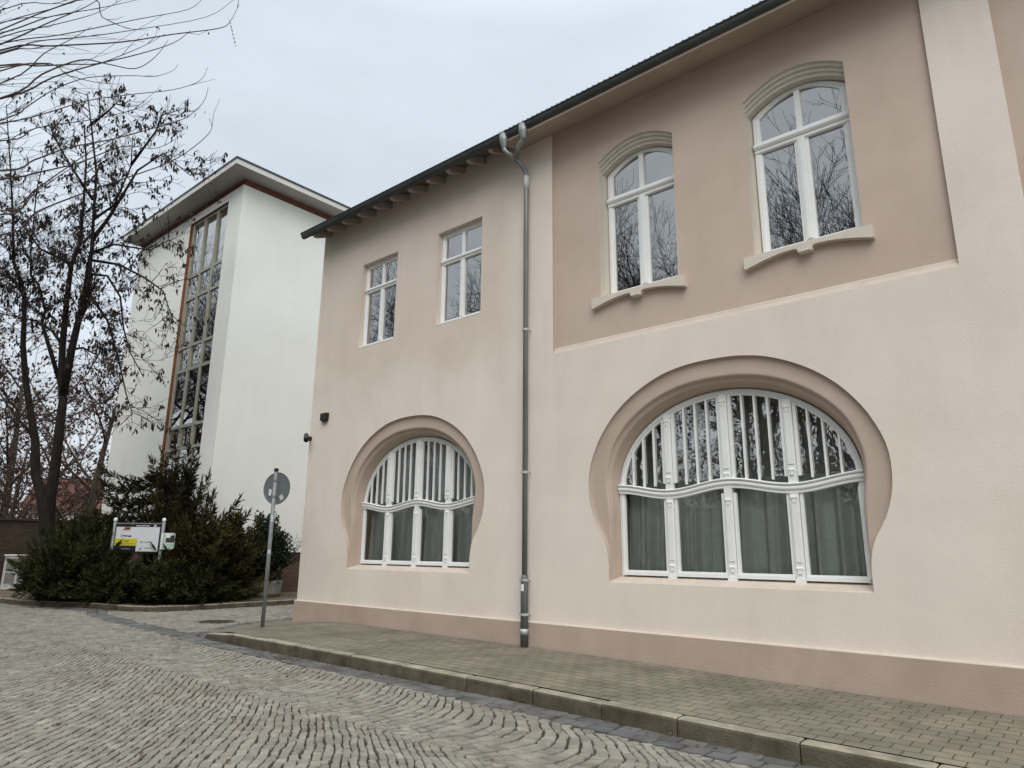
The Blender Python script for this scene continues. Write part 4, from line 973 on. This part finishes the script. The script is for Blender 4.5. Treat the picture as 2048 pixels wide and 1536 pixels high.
# ---- trees
def branch(mb, p, d, L, r, lvl, tips, grav=.0, up=.08, wig=.12, seg=5, kids=(3, 5), spread=.75, minr=.003, sides=(7, 5, 4, 3, 3, 3), ratio=.62):
    pts = [Vector(p)]; rad = [r]; d = Vector(d).normalized(); ds = [d.copy()]
    for i in range(seg):
        d = (d+rv()*wig+Vector((0, 0, up-grav*(i/seg)))).normalized(); pts.append(pts[-1]+d*(L/seg)); rad.append(max(minr, r*(1-.72*(i+1)/seg))); ds.append(d.copy())
    mb.tube(pts, rad, sides[min(lvl, 5)], cap=False)
    if lvl >= branch.maxl: tips.append((pts, ds)); return
    nk = rnd.randint(*kids)
    for k in range(nk):
        i = rnd.randint(max(1, seg//3), seg); t = rnd.random(); q = pts[i-1].lerp(pts[i], t); rr_ = lerp(rad[i-1], rad[i], t)
        s_ = rv(); s_ = (s_-ds[i]*s_.dot(ds[i])).normalized()
        branch(mb, q, (ds[i]+s_*rnd.uniform(spread*.6, spread*1.4)).normalized(), L*ratio*rnd.uniform(.7, 1.15), max(minr, rr_*.68), lvl+1, tips, grav, up, wig*1.1, max(3, seg-1) if lvl else seg, kids, spread, minr, sides, ratio)
branch.maxl = 3

# twin-stemmed pod-hung tree traced limb by limb in its own space
LIMBS = {
'A': [(-23.75, 6.9, .1), (-23.6, 6.86, 1.55), (-23.53, 6.61, 2.54), (-23.53, 6.42, 3.1), (-23.56, 6.27, 3.52), (-23.41, 6.08, 4.51), (-23.41, 5.85, 5.22), (-23.4, 5.55, 6.2), (-23.27, 5.34, 7.19), (-23.14, 5.18, 8.04), (-23.03, 5.09, 8.6), (-23.19, 4.82, 9.03), (-23.49, 4.5, 9.23)],
'A2': [(-23.03, 5.09, 8.6), (-23.16, 4.67, 9.59), (-22.97, 4.47, 10.72), (-22.81, 4.11, 12.27), (-22.62, 3.68, 14.11)],
'A3': [(-23.41, 6.08, 4.51), (-23.68, 5.67, 5.07), (-23.92, 5.28, 5.63), (-24.18, 5.02, 5.77)],
'B': [(-23.7, 6.95, .1), (-23.58, 6.88, 1.55), (-23.35, 6.67, 2.82), (-23.16, 6.61, 3.53), (-22.9, 6.51, 4.52), (-22.62, 6.39, 5.65), (-22.6, 6.23, 6.21), (-22.42, 6.07, 7.2), (-22.12, 5.92, 8.47), (-21.89, 5.8, 9.46), (-21.61, 5.86, 10.03), (-21.4, 5.72, 11.02), (-21.13, 5.54, 12.29), (-21.01, 5.29, 13.42)],
'B1': [(-21.89, 5.8, 9.46), (-22.06, 5.61, 9.6), (-22.5, 5.12, 9.95), (-22.83, 4.59, 10.72), (-23.11, 4.26, 11.0)],
'B2': [(-22.62, 6.35, 5.79), (-22.22, 6.28, 7.06), (-21.98, 6.22, 7.91), (-21.71, 6.22, 8.62), (-21.51, 6.16, 9.33), (-21.38, 6.09, 9.89), (-21.22, 5.96, 10.74), (-20.95, 5.79, 12.01), (-20.85, 5.42, 13.42), (-20.81, 5.19, 14.27)],
'B2b': [(-21.98, 6.22, 7.91), (-21.64, 6.33, 8.48), (-21.52, 6.25, 9.05), (-21.43, 6.15, 9.61)],
'B3': [(-21.32, 6.06, 10.18), (-20.89, 6.24, 10.74), (-20.53, 6.37, 11.31), (-20.0, 6.53, 12.23), (-19.32, 6.95, 12.74), (-18.8, 7.58, 12.18)],
'B4': [(-21.42, 6.16, 9.61), (-20.81, 6.72, 9.48), (-20.32, 7.27, 9.06), (-19.98, 7.67, 8.71), (-19.9, 8.04, 7.8)],
'B5': [(-21.51, 6.21, 9.21), (-21.13, 6.55, 9.16), (-20.94, 6.89, 8.6), (-20.98, 7.11, 7.78), (-20.93, 7.39, 7.08), (-20.73, 7.75, 6.45)],
'B6': [(-21.21, 5.97, 10.74), (-20.66, 6.31, 11.17), (-20.14, 6.39, 12.3), (-19.98, 6.26, 13.15)],
'B7': [(-20.85, 5.42, 13.42), (-20.43, 5.67, 13.78), (-20.19, 5.83, 13.92)],
'B8': [(-21.13, 5.86, 11.31), (-21.42, 5.39, 12.01), (-21.64, 4.97, 12.71), (-21.83, 4.63, 13.27)],
'C': [(-22.63, 6.25, 6.07), (-22.73, 5.76, 7.34), (-22.76, 5.57, 7.83), (-22.66, 5.55, 8.19), (-22.72, 5.27, 8.89), (-22.84, 5.08, 9.17), (-22.71, 4.96, 9.88), (-22.31, 4.76, 11.57), (-22.0, 4.72, 12.56)],
'C2': [(-22.42, 6.07, 7.2), (-22.58, 5.8, 7.62), (-22.92, 5.42, 7.9), (-23.24, 5.12, 7.97), (-23.67, 4.72, 8.06)],
'B9': [(-22.33, 6.19, 7.06), (-21.99, 6.46, 7.14), (-21.74, 6.74, 6.93), (-21.62, 6.93, 6.65)],
'B10': [(-21.38, 6.12, 9.82), (-20.83, 6.52, 10.04), (-20.08, 7.21, 9.91), (-19.59, 7.53, 10.2)],
'B11': [(-20.14, 6.39, 12.3), (-19.48, 6.68, 13.16), (-19.24, 6.73, 13.65)],
'B12': [(-21.6, 6.32, 8.62), (-21.32, 6.78, 7.92), (-21.27, 7.19, 6.79), (-21.25, 7.52, 5.81), (-21.2, 7.74, 5.24)]}
RADS = {'A': (.19, .03), 'B': (.20, .014), 'A2': (.065, .012), 'A3': (.05, .012), 'B1': (.06, .012), 'B2': (.12, .012), 'B2b': (.09, .05), 'B3': (.07, .012), 'C': (.07, .012), 'C2': (.05, .012)}
tt_ = thing('twin_stemmed_tree', 'dark twin-stemmed tree hung with brown pods beside the white building', 'tree', (-23.7, 6.9, .1))
trunk = MB(); twigs = MB(); pods = LB()
def pod_cluster(p, n, L=.155, spread=.12):
    for k in range(n):
        q = Vector(p)+rv()*spread*rnd.random(); d = Vector((rnd.gauss(0, .3), rnd.gauss(0, .3), -1)).normalized(); pods.leaf(q, d, rv(), L*rnd.uniform(.6, 1.3), L*.19)
branch.maxl = 2
for nme, pts in LIMBS.items():
    off = rnd.uniform(-.45, .45) if len(nme) > 1 else 0
    V_ = [Vector(p) for p in pts]; n = len(V_)
    out_ = Vector((-.70, .71, 0)) if False else Vector((-.96, .28, 0)).normalized()
    V_ = [v+out_*off*(i/(n-1))**1.5+(rv()*.025 if 0 < i else Vector()) for i, v in enumerate(V_)]
    r0, r1 = RADS.get(nme, (.045, .012))
    rad = [lerp(r0, r1, (i/(n-1))**.8) for i in range(n)]
    trunk.tube(V_, rad, 9 if r0 > .1 else 6)
    main = nme in ('A', 'B')
    nb = 30 if main else max(8, int(5.2*sum((V_[i+1]-V_[i]).length for i in range(n-1))))
    for k in range(nb):
        t = rnd.uniform(.55 if main else .2, 1.); f = t*(n-1); i = min(int(f), n-2); q = V_[i].lerp(V_[i+1], f-i); d = (V_[i+1]-V_[i]).normalized()
        s_ = rv(); s_ = (s_-d*s_.dot(d)).normalized(); tips = []
        branch(twigs, q, d*.6+s_, rnd.uniform(.45, 1.15), .013, 0, tips, .30, .10, .2, 5, (2, 4), .8, .005, (4, 3, 3))
        for pp, dd in tips:
            if rnd.random() < .42: pod_cluster(pp[-1], rnd.randint(1, 7))
            if rnd.random() < .15: pod_cluster(pp[len(pp)//2], rnd.randint(1, 3))
part('trunk', trunk, BARK, tt_, smooth=True); part('twigs', twigs, BARK, tt_)
finish('pods', pods.V, pods.faces(), POD, tt_)

# near tree with long arching shoots (its trunk stands outside the frame on the left)
SHOOTS = [
[(-9.92, 1.45, 7.67), (-9.41, 1.87, 7.74), (-8.74, 2.42, 7.8), (-8.22, 2.83, 7.91), (-7.76, 3.2, 8.0), (-7.63, 3.28, 8.1), (-7.51, 3.31, 8.32)],
[(-9.91, 1.44, 7.76), (-9.31, 1.91, 7.88), (-8.53, 2.51, 8.09), (-8.01, 2.91, 8.23), (-7.8, 3.0, 8.4)],
[(-9.88, 1.4, 7.95), (-9.18, 1.93, 8.15), (-8.66, 2.33, 8.4)],
[(-9.92, 1.46, 7.65), (-9.57, 1.71, 7.8), (-9.06, 2.12, 7.88), (-8.54, 2.53, 7.99), (-7.85, 3.06, 8.16), (-7.5, 3.25, 8.4)],
[(-10.01, 1.57, 7.08), (-9.47, 1.94, 7.36), (-9.03, 2.26, 7.54), (-8.59, 2.59, 7.69), (-8.23, 2.84, 7.84), (-8.04, 2.95, 8.01)],
[(-10.01, 1.57, 7.06), (-9.55, 1.87, 7.36), (-9.14, 2.16, 7.53), (-8.89, 2.4, 7.48), (-8.63, 2.64, 7.42), (-8.41, 2.78, 7.56), (-8.26, 2.85, 7.76)],
[(-9.95, 1.49, 7.49), (-9.61, 1.77, 7.49), (-9.28, 2.05, 7.53), (-9.01, 2.27, 7.55), (-8.76, 2.45, 7.67), (-8.49, 2.63, 7.82), (-8.3, 2.75, 7.96)],
[(-10.05, 1.62, 6.77), (-9.62, 1.95, 6.91), (-9.18, 2.27, 7.09), (-8.75, 2.61, 7.19), (-8.32, 2.95, 7.27), (-8.05, 3.14, 7.4), (-7.94, 3.17, 7.59)],
[(-10.09, 1.67, 6.55), (-9.73, 1.92, 6.72), (-9.22, 2.32, 6.83), (-8.87, 2.59, 6.94), (-8.65, 2.74, 7.03), (-8.54, 2.8, 7.15)],
[(-10.15, 1.74, 6.17), (-9.79, 2.0, 6.3), (-9.44, 2.25, 6.45), (-9.01, 2.59, 6.56), (-8.61, 2.89, 6.69), (-8.25, 3.15, 6.82), (-8.04, 3.27, 7.02), (-7.96, 3.28, 7.21)],
[(-10.23, 1.84, 5.61), (-9.86, 2.08, 5.89), (-9.48, 2.31, 6.17), (-9.11, 2.54, 6.43), (-8.7, 2.83, 6.65)],
[(-10.26, 1.89, 5.38), (-9.89, 2.12, 5.68), (-9.42, 2.44, 5.92), (-8.99, 2.74, 6.12), (-8.54, 3.06, 6.33), (-8.27, 3.23, 6.53), (-8.04, 3.35, 6.78), (-8.03, 3.3, 6.95)],
[(-10.05, 1.62, 6.8), (-9.77, 1.8, 6.98), (-9.49, 1.97, 7.19), (-9.14, 2.22, 7.36), (-8.72, 2.57, 7.4), (-8.47, 2.78, 7.4), (-8.29, 2.91, 7.48), (-8.23, 2.94, 7.57)],
[(-9.1, 1.96, 8.28), (-8.86, 2.23, 8.07), (-8.71, 2.39, 7.96), (-8.56, 2.55, 7.9)],
[(-9.65, 1.74, 7.51), (-9.3, 2.08, 7.36), (-9.05, 2.32, 7.28), (-8.82, 2.53, 7.26)],
[(-9.84, 1.36, 8.16), (-9.33, 1.77, 8.25), (-9.12, 1.93, 8.32)],
[(-9.86, 1.38, 8.06), (-9.43, 1.71, 8.17), (-8.89, 2.12, 8.35)],
[(-9.89, 1.42, 7.86), (-9.36, 1.8, 8.06), (-8.85, 2.21, 8.17), (-8.42, 2.54, 8.28)],
[(-9.9, 1.42, 7.82), (-9.38, 1.82, 7.98), (-8.92, 2.16, 8.13), (-8.63, 2.35, 8.31)],
[(-9.84, 1.35, 8.22), (-9.52, 1.59, 8.34)],
[(-9.91, 1.44, 7.72), (-9.41, 1.79, 7.98), (-9.01, 2.07, 8.17), (-8.76, 2.24, 8.34)],
[(-10.16, 1.76, 6.08), (-9.81, 2.02, 6.17), (-9.38, 2.35, 6.32), (-8.93, 2.66, 6.54), (-8.6, 2.95, 6.54), (-8.3, 3.14, 6.74)],
[(-10.22, 1.83, 5.68), (-9.85, 2.07, 5.94), (-9.43, 2.32, 6.26), (-9.03, 2.59, 6.5)],
[(-9.93, 1.46, 7.61), (-9.62, 1.71, 7.68), (-9.33, 1.94, 7.72), (-9.04, 2.21, 7.64)],
[(-9.96, 1.51, 7.38), (-9.62, 1.78, 7.44), (-9.41, 1.97, 7.42), (-9.11, 2.26, 7.3)],
[(-9.98, 1.53, 7.27), (-9.51, 1.81, 7.66), (-9.23, 1.99, 7.85), (-9.0, 2.12, 8.02)]]
nt_ = thing('arching_tree', 'street tree whose long thin arching shoots reach in at the upper left', 'tree', (-13.2, -1.6, 0))
hub = Vector((-12.6, -1.0, 6.0)); trunk = MB(); sh = MB(); lv_ = LB()
trunk.tube([(-13.2, -1.6, -.05), (-13.15, -1.5, 1.5), (-13.0, -1.35, 3.2), (-12.8, -1.2, 4.8), tuple(hub)], [.26, .22, .2, .18, .14], 10)
def smoothpts(pts, sub=4):
    q = [pts[0]*2-pts[1]]+pts+[pts[-1]*2-pts[-2]]; out = []
    for i in range(1, len(q)-2):
        for t in range(sub):
            t /= sub; a, b, c_, d = q[i-1:i+3]; out.append(.5*((2*b)+(c_-a)*t+(2*a-5*b+4*c_-d)*t*t+(3*b-a-3*c_+d)*t**3))
    return out+[pts[-1]]
for k, s_ in enumerate(SHOOTS):
    V_ = [Vector(p) for p in s_]; off = Vector((-.6, .5, .0)).normalized()*rnd.uniform(-.5, .5); V_ = [v+off*(i+1)/len(V_)*.4 for i, v in enumerate(V_)]
    st = hub+Vector((rnd.uniform(-.3, .3), rnd.uniform(-.3, .3), rnd.uniform(-.6, .9)))
    V_ = [st, st.lerp(V_[0], .5)+Vector((0, 0, -.1))]+V_
    V_ = smoothpts(V_); n = len(V_); r0 = rnd.uniform(.010, .016)
    sh.tube(V_, [max(.0026, r0*(1-.85*i/n)) for i in range(n)], 5, cap=False)
    for j in range(rnd.randint(0, 2)):
        i = rnd.randint(n//2, n-2); d = (V_[i+1]-V_[i]).normalized(); q = V_[i]; e = q+(d+rv()*.5).normalized()*rnd.uniform(.15, .5); m_ = q.lerp(e, .5)+rv()*.03
        sh.tube([q, m_, e+Vector((0, 0, .04))], [.004, .003, .002], 3, cap=False)
        if rnd.random() < .4:
            for u in range(3): lv_.leaf(e, Vector((rnd.gauss(0, .4), rnd.gauss(0, .4), -1)).normalized(), rv(), .05, .010)
for k in range(105):     # denser crown of thin twigs nearer the trunk
    d = Vector((rnd.uniform(.2, 1), rnd.uniform(.2, .9), rnd.uniform(-.1, .9))).normalized(); tips = []; branch.maxl = 1
    branch(sh, hub+Vector((rnd.uniform(-.4, .8), rnd.uniform(-.4, .8), rnd.uniform(-.4, 1.5))), d, rnd.uniform(1.6, 3.6), .011, 0, tips, .0, .03, .10, 7, (2, 3), .45, .0025, (4, 3))
    for pp, dd in tips:
        if rnd.random() < .35 and pp[-1].x < -9.4:
            for u in range(rnd.randint(2, 6)): lv_.leaf(pp[-1]+rv()*.06, Vector((rnd.gauss(0, .4), rnd.gauss(0, .4), -1)).normalized(), rv(), .07, .014)
e0 = Vector((-7.62, 3.27, 8.08))
ch = [e0+Vector((.012*i, .012*i, -.055*i)) for i in range(8)]; sh.tube(ch, .002, 3, cap=False)
for p in ch[1:]: lv_.leaf(p, Vector((.3, .3, -1)).normalized(), rv(), .045, .008)
part('trunk', trunk, BARKB, nt_, smooth=True); part('shoots', sh, TWIGM, nt_)
finish('dry_leaves', lv_.V, lv_.faces(), POD, nt_)

# generic bare trees: one mesh set per kind, copied
def bare_tree(name, label, loc, h, r, m, leafm=None, maxl=4, kids=(3, 5), group=None, leaves=0, up=.10, seed=1, first=.3, spread=.75, minr=.006):
    global rnd
    keep_ = rnd; rnd = random.Random(seed)
    root = thing(name, label, 'tree', loc, group); L = Vector(loc)
    tr_, tw = MB(), MB(); lb = LB(); branch.maxl = maxl; tips = []
    pts = [L]; d = Vector((0, 0, 1)); rad = [r]
    for i in range(6): d = (d+rv()*.07).normalized(); d.z = abs(d.z); pts.append(pts[-1]+d*h*.7/6); rad.append(r*(1-.7*(i+1)/6))
    tr_.tube(pts, rad, 9)
    for k in range(13):
        t = rnd.uniform(first, 1.); f = t*6; i = min(5, int(f)); q = pts[i].lerp(pts[i+1], f-i); az = k*2.4+rnd.uniform(-.4, .4)
        d = Vector((math.cos(az), math.sin(az), rnd.uniform(.3, 1.2))).normalized()
        branch(tw, q, d, h*rnd.uniform(.2, .36), r*.36*(1.15-t*.6), 1, tips, .05, up, .16, 5, kids, spread, minr, (6, 5, 4, 3, 3, 3), .66)
    part('trunk', tr_, m, root, smooth=True); part('crown', tw, m, root)
    if leaves:
        for pp, dd in tips:
            for k in range(leaves):
                if rnd.random() < .7: lb.leaf(pp[rnd.randint(1, len(pp)-1)]+rv()*.12, (rv()+Vector((0, 0, -.8))).normalized(), rv(), rnd.uniform(.12, .24), .055)
        finish('dry_leaves', lb.V, lb.faces(), leafm, root)
    rnd = keep_; return root
def dup(root, loc, rotz, sc, label=None):
    r = root.copy(); COL.objects.link(r); r.location = loc; r.rotation_euler = (0, 0, rotz); r.scale = (sc, sc, sc)
    if label: r['label'] = label
    for ch in root.children:
        c_ = ch.copy(); COL.objects.link(c_); c_.parent = r
    return r
GB = 'bare trees in the yard behind the brick wall'
b1 = bare_tree('rusty_tree', 'leafless tree with rusty leaves left in its crown, nearest the white wall', (-35.5, 11.8, 0), 12.5, .22, BARKB, RUST, 4, (3, 4), GB, 5, .06, 3, .12)
dup(b1, (-40.0, 9.8, 0), 1.9, 1.08, 'leafless tree with rusty leaves seen between the twin stems')
dup(b1, (-44.0, 7.2, 0), 3.3, 1.05, 'leafless tree with rusty leaves at the left edge above the brick wall')
dup(b1, (-50.0, 14.0, 0), 4.4, 1.25, 'rusty tree farthest back behind the others by the red roof')
dup(b1, (-33.5, 8.2, 0), 5.2, .62, 'low rusty thicket tree right behind the brick wall')
dup(b1, (-37.5, 6.0, 0), .7, .75, 'low rusty tree over the wall behind the white cabinet')
for k, (x, y, rz, s_) in enumerate([(-9, -12.5, 1, .95), (-13.0, -14, 2.2, 1.0), (-18, -13.5, 4.4, 1.02), (-24, -13, .4, .95), (-29, -14, 2.7, 1.)]): dup(b1, (x, y, 0), rz, s_, 'leafless tree with rusty leaves in the row in front of the hedge across the street')
for k in range(9): dup(b1, (-46+6.3*k, -18.2-1.8*(k % 3), 0), .9*k, .95+.12*(k % 4), 'leafless tree with rusty leaves in the row in front of the hedge across the street')
# trees across the street, seen mirrored in the panes
GR = 'bare trees across the street'
r1 = bare_tree('bare_tree', 'tall bare tree across the street mirrored in the window panes', (-8.5, -13, 0), 17, .32, BARK, POD, 5, (3, 5), GR, 0, .10, 21, .2, .7, .007)
for k, (x, y, rz, s_) in enumerate([(-11, -10, 2.2, .92), (-6, -15.5, 3.1, 1.08), (-18, -15, .9, 1.1), (-33.5, 2.5, 1.2, .95), (-39, -1.5, 2.9, 1.1), (-48, -3, .3, 1.1), (-44, 2.5, 4.1, .9), (-58, -6, 5.2, 1.2), (-15, -11, 1.3, .95), (-21, -12.5, 2.6, 1.0), (-28, -10, 3.9, 1.05), (-3, -18, 5.0, .9), (-34, -13, .4, 1.1), (-12.5, -17, 4.4, 1.0), (-24.5, -18, 5.6, 1.05)]): dup(r1, (x, y, 0), rz, s_)
hg = thing('hedge', 'long dark evergreen hedge across the street mirrored low in the panes', 'hedge', (-15, -20, 0))
lb = LB()
for k in range(9000):
    x = rnd.uniform(-48, 14); z = rnd.random()**.7*(4.2+.6*math.sin(x*.8)+.5*math.sin(x*2.3)); lb.leaf(Vector((x, -19.2+rnd.gauss(0, .35), z)), rv(), rv(), .55, .16)
finish('foliage', lb.V, lb.faces(), HEDGE, hg)
mb = MB(); mb.box(-48, 14, -21, -19.4, 0, 3.9); part('inner_branches', mb, HEDGE, hg)

# far houses behind the yard
def house(label, loc, w_, d_, hw, hr, rot):
    root = thing('far_house', label, 'house', loc); root.rotation_euler = (0, 0, rot); x, y, z = loc
    mb = MB(); mb.box(x-w_/2, x+w_/2, y-d_/2, y+d_/2, z, z+hw); wl = part('wall', mb, PALEH, root)
    mb = MB(); mb.add([(x-w_/2-.4, y-d_/2-.5, z+hw-.2), (x+w_/2+.4, y-d_/2-.5, z+hw-.2), (x+w_/2+.4, y, z+hw+hr), (x-w_/2-.4, y, z+hw+hr), (x-w_/2-.4, y+d_/2+.5, z+hw-.2), (x+w_/2+.4, y+d_/2+.5, z+hw-.2)], [(0, 1, 2, 3), (3, 2, 5, 4), (0, 3, 4), (1, 5, 2)]); part('roof', mb, REDT, root)
    for i in range(4):
        mb = MB(); xx = x-w_/2+(i+.5)*w_/4; mb.box(xx-.55, xx+.55, y-d_/2-.05, y-d_/2+.02, z+1.2, z+2.8); part('window', mb, GLT, root)
house('far pale house with red tiled roof glimpsed between the tree stems', (-67, 22.0, 0), 7, 8, 4.6, 2.6, R(62))
house('far pale low house at the left edge beyond the brick wall', (-72, 8, 0), 14, 8, 4.2, 2.4, R(85))

# fallen leaves along kerbs
lb = LB()
def scatter(n, f):
    for k in range(n):
        x, y, z = f(); lb.leaf(Vector((x, y, z+.008+rnd.random()*.012)), Vector((rnd.gauss(0, 1), rnd.gauss(0, 1), rnd.gauss(0, .2))).normalized(), Vector((rnd.gauss(0, .3), rnd.gauss(0, .3), 1)), rnd.uniform(.035, .07), rnd.uniform(.012, .02))
def onk(): 
    i = rnd.randint(2, 9); t = rnd.random(); a, b = BEDK[i], BEDK[i+1]; x = lerp(a[0], b[0], t); y = lerp(a[1], b[1], t); s_ = rnd.gauss(.35, .35)
    return x+(-.3*s_), y+s_, zroad(x)+(.10 if s_ > 0 else .01)
scatter(900, onk)
scatter(60, lambda: (lambda x: (x, KERB_Y-abs(rnd.gauss(0, .12))-.01, zroad(x)))(rnd.uniform(-11, -1)))
scatter(45, lambda: (-9.0+rnd.gauss(0, .22), 5.72+rnd.gauss(0, .07), zroad(-9)))
scatter(120, lambda: (lambda x: (x, rnd.uniform(1, 5.8), zroad(x)))(rnd.uniform(-20, -2)))
o = finish('fallen_leaves', lb.V, lb.faces(), LITTER); o['kind'] = 'stuff'; o['label'] = 'brown fallen leaves scattered along kerbs and cobbles'
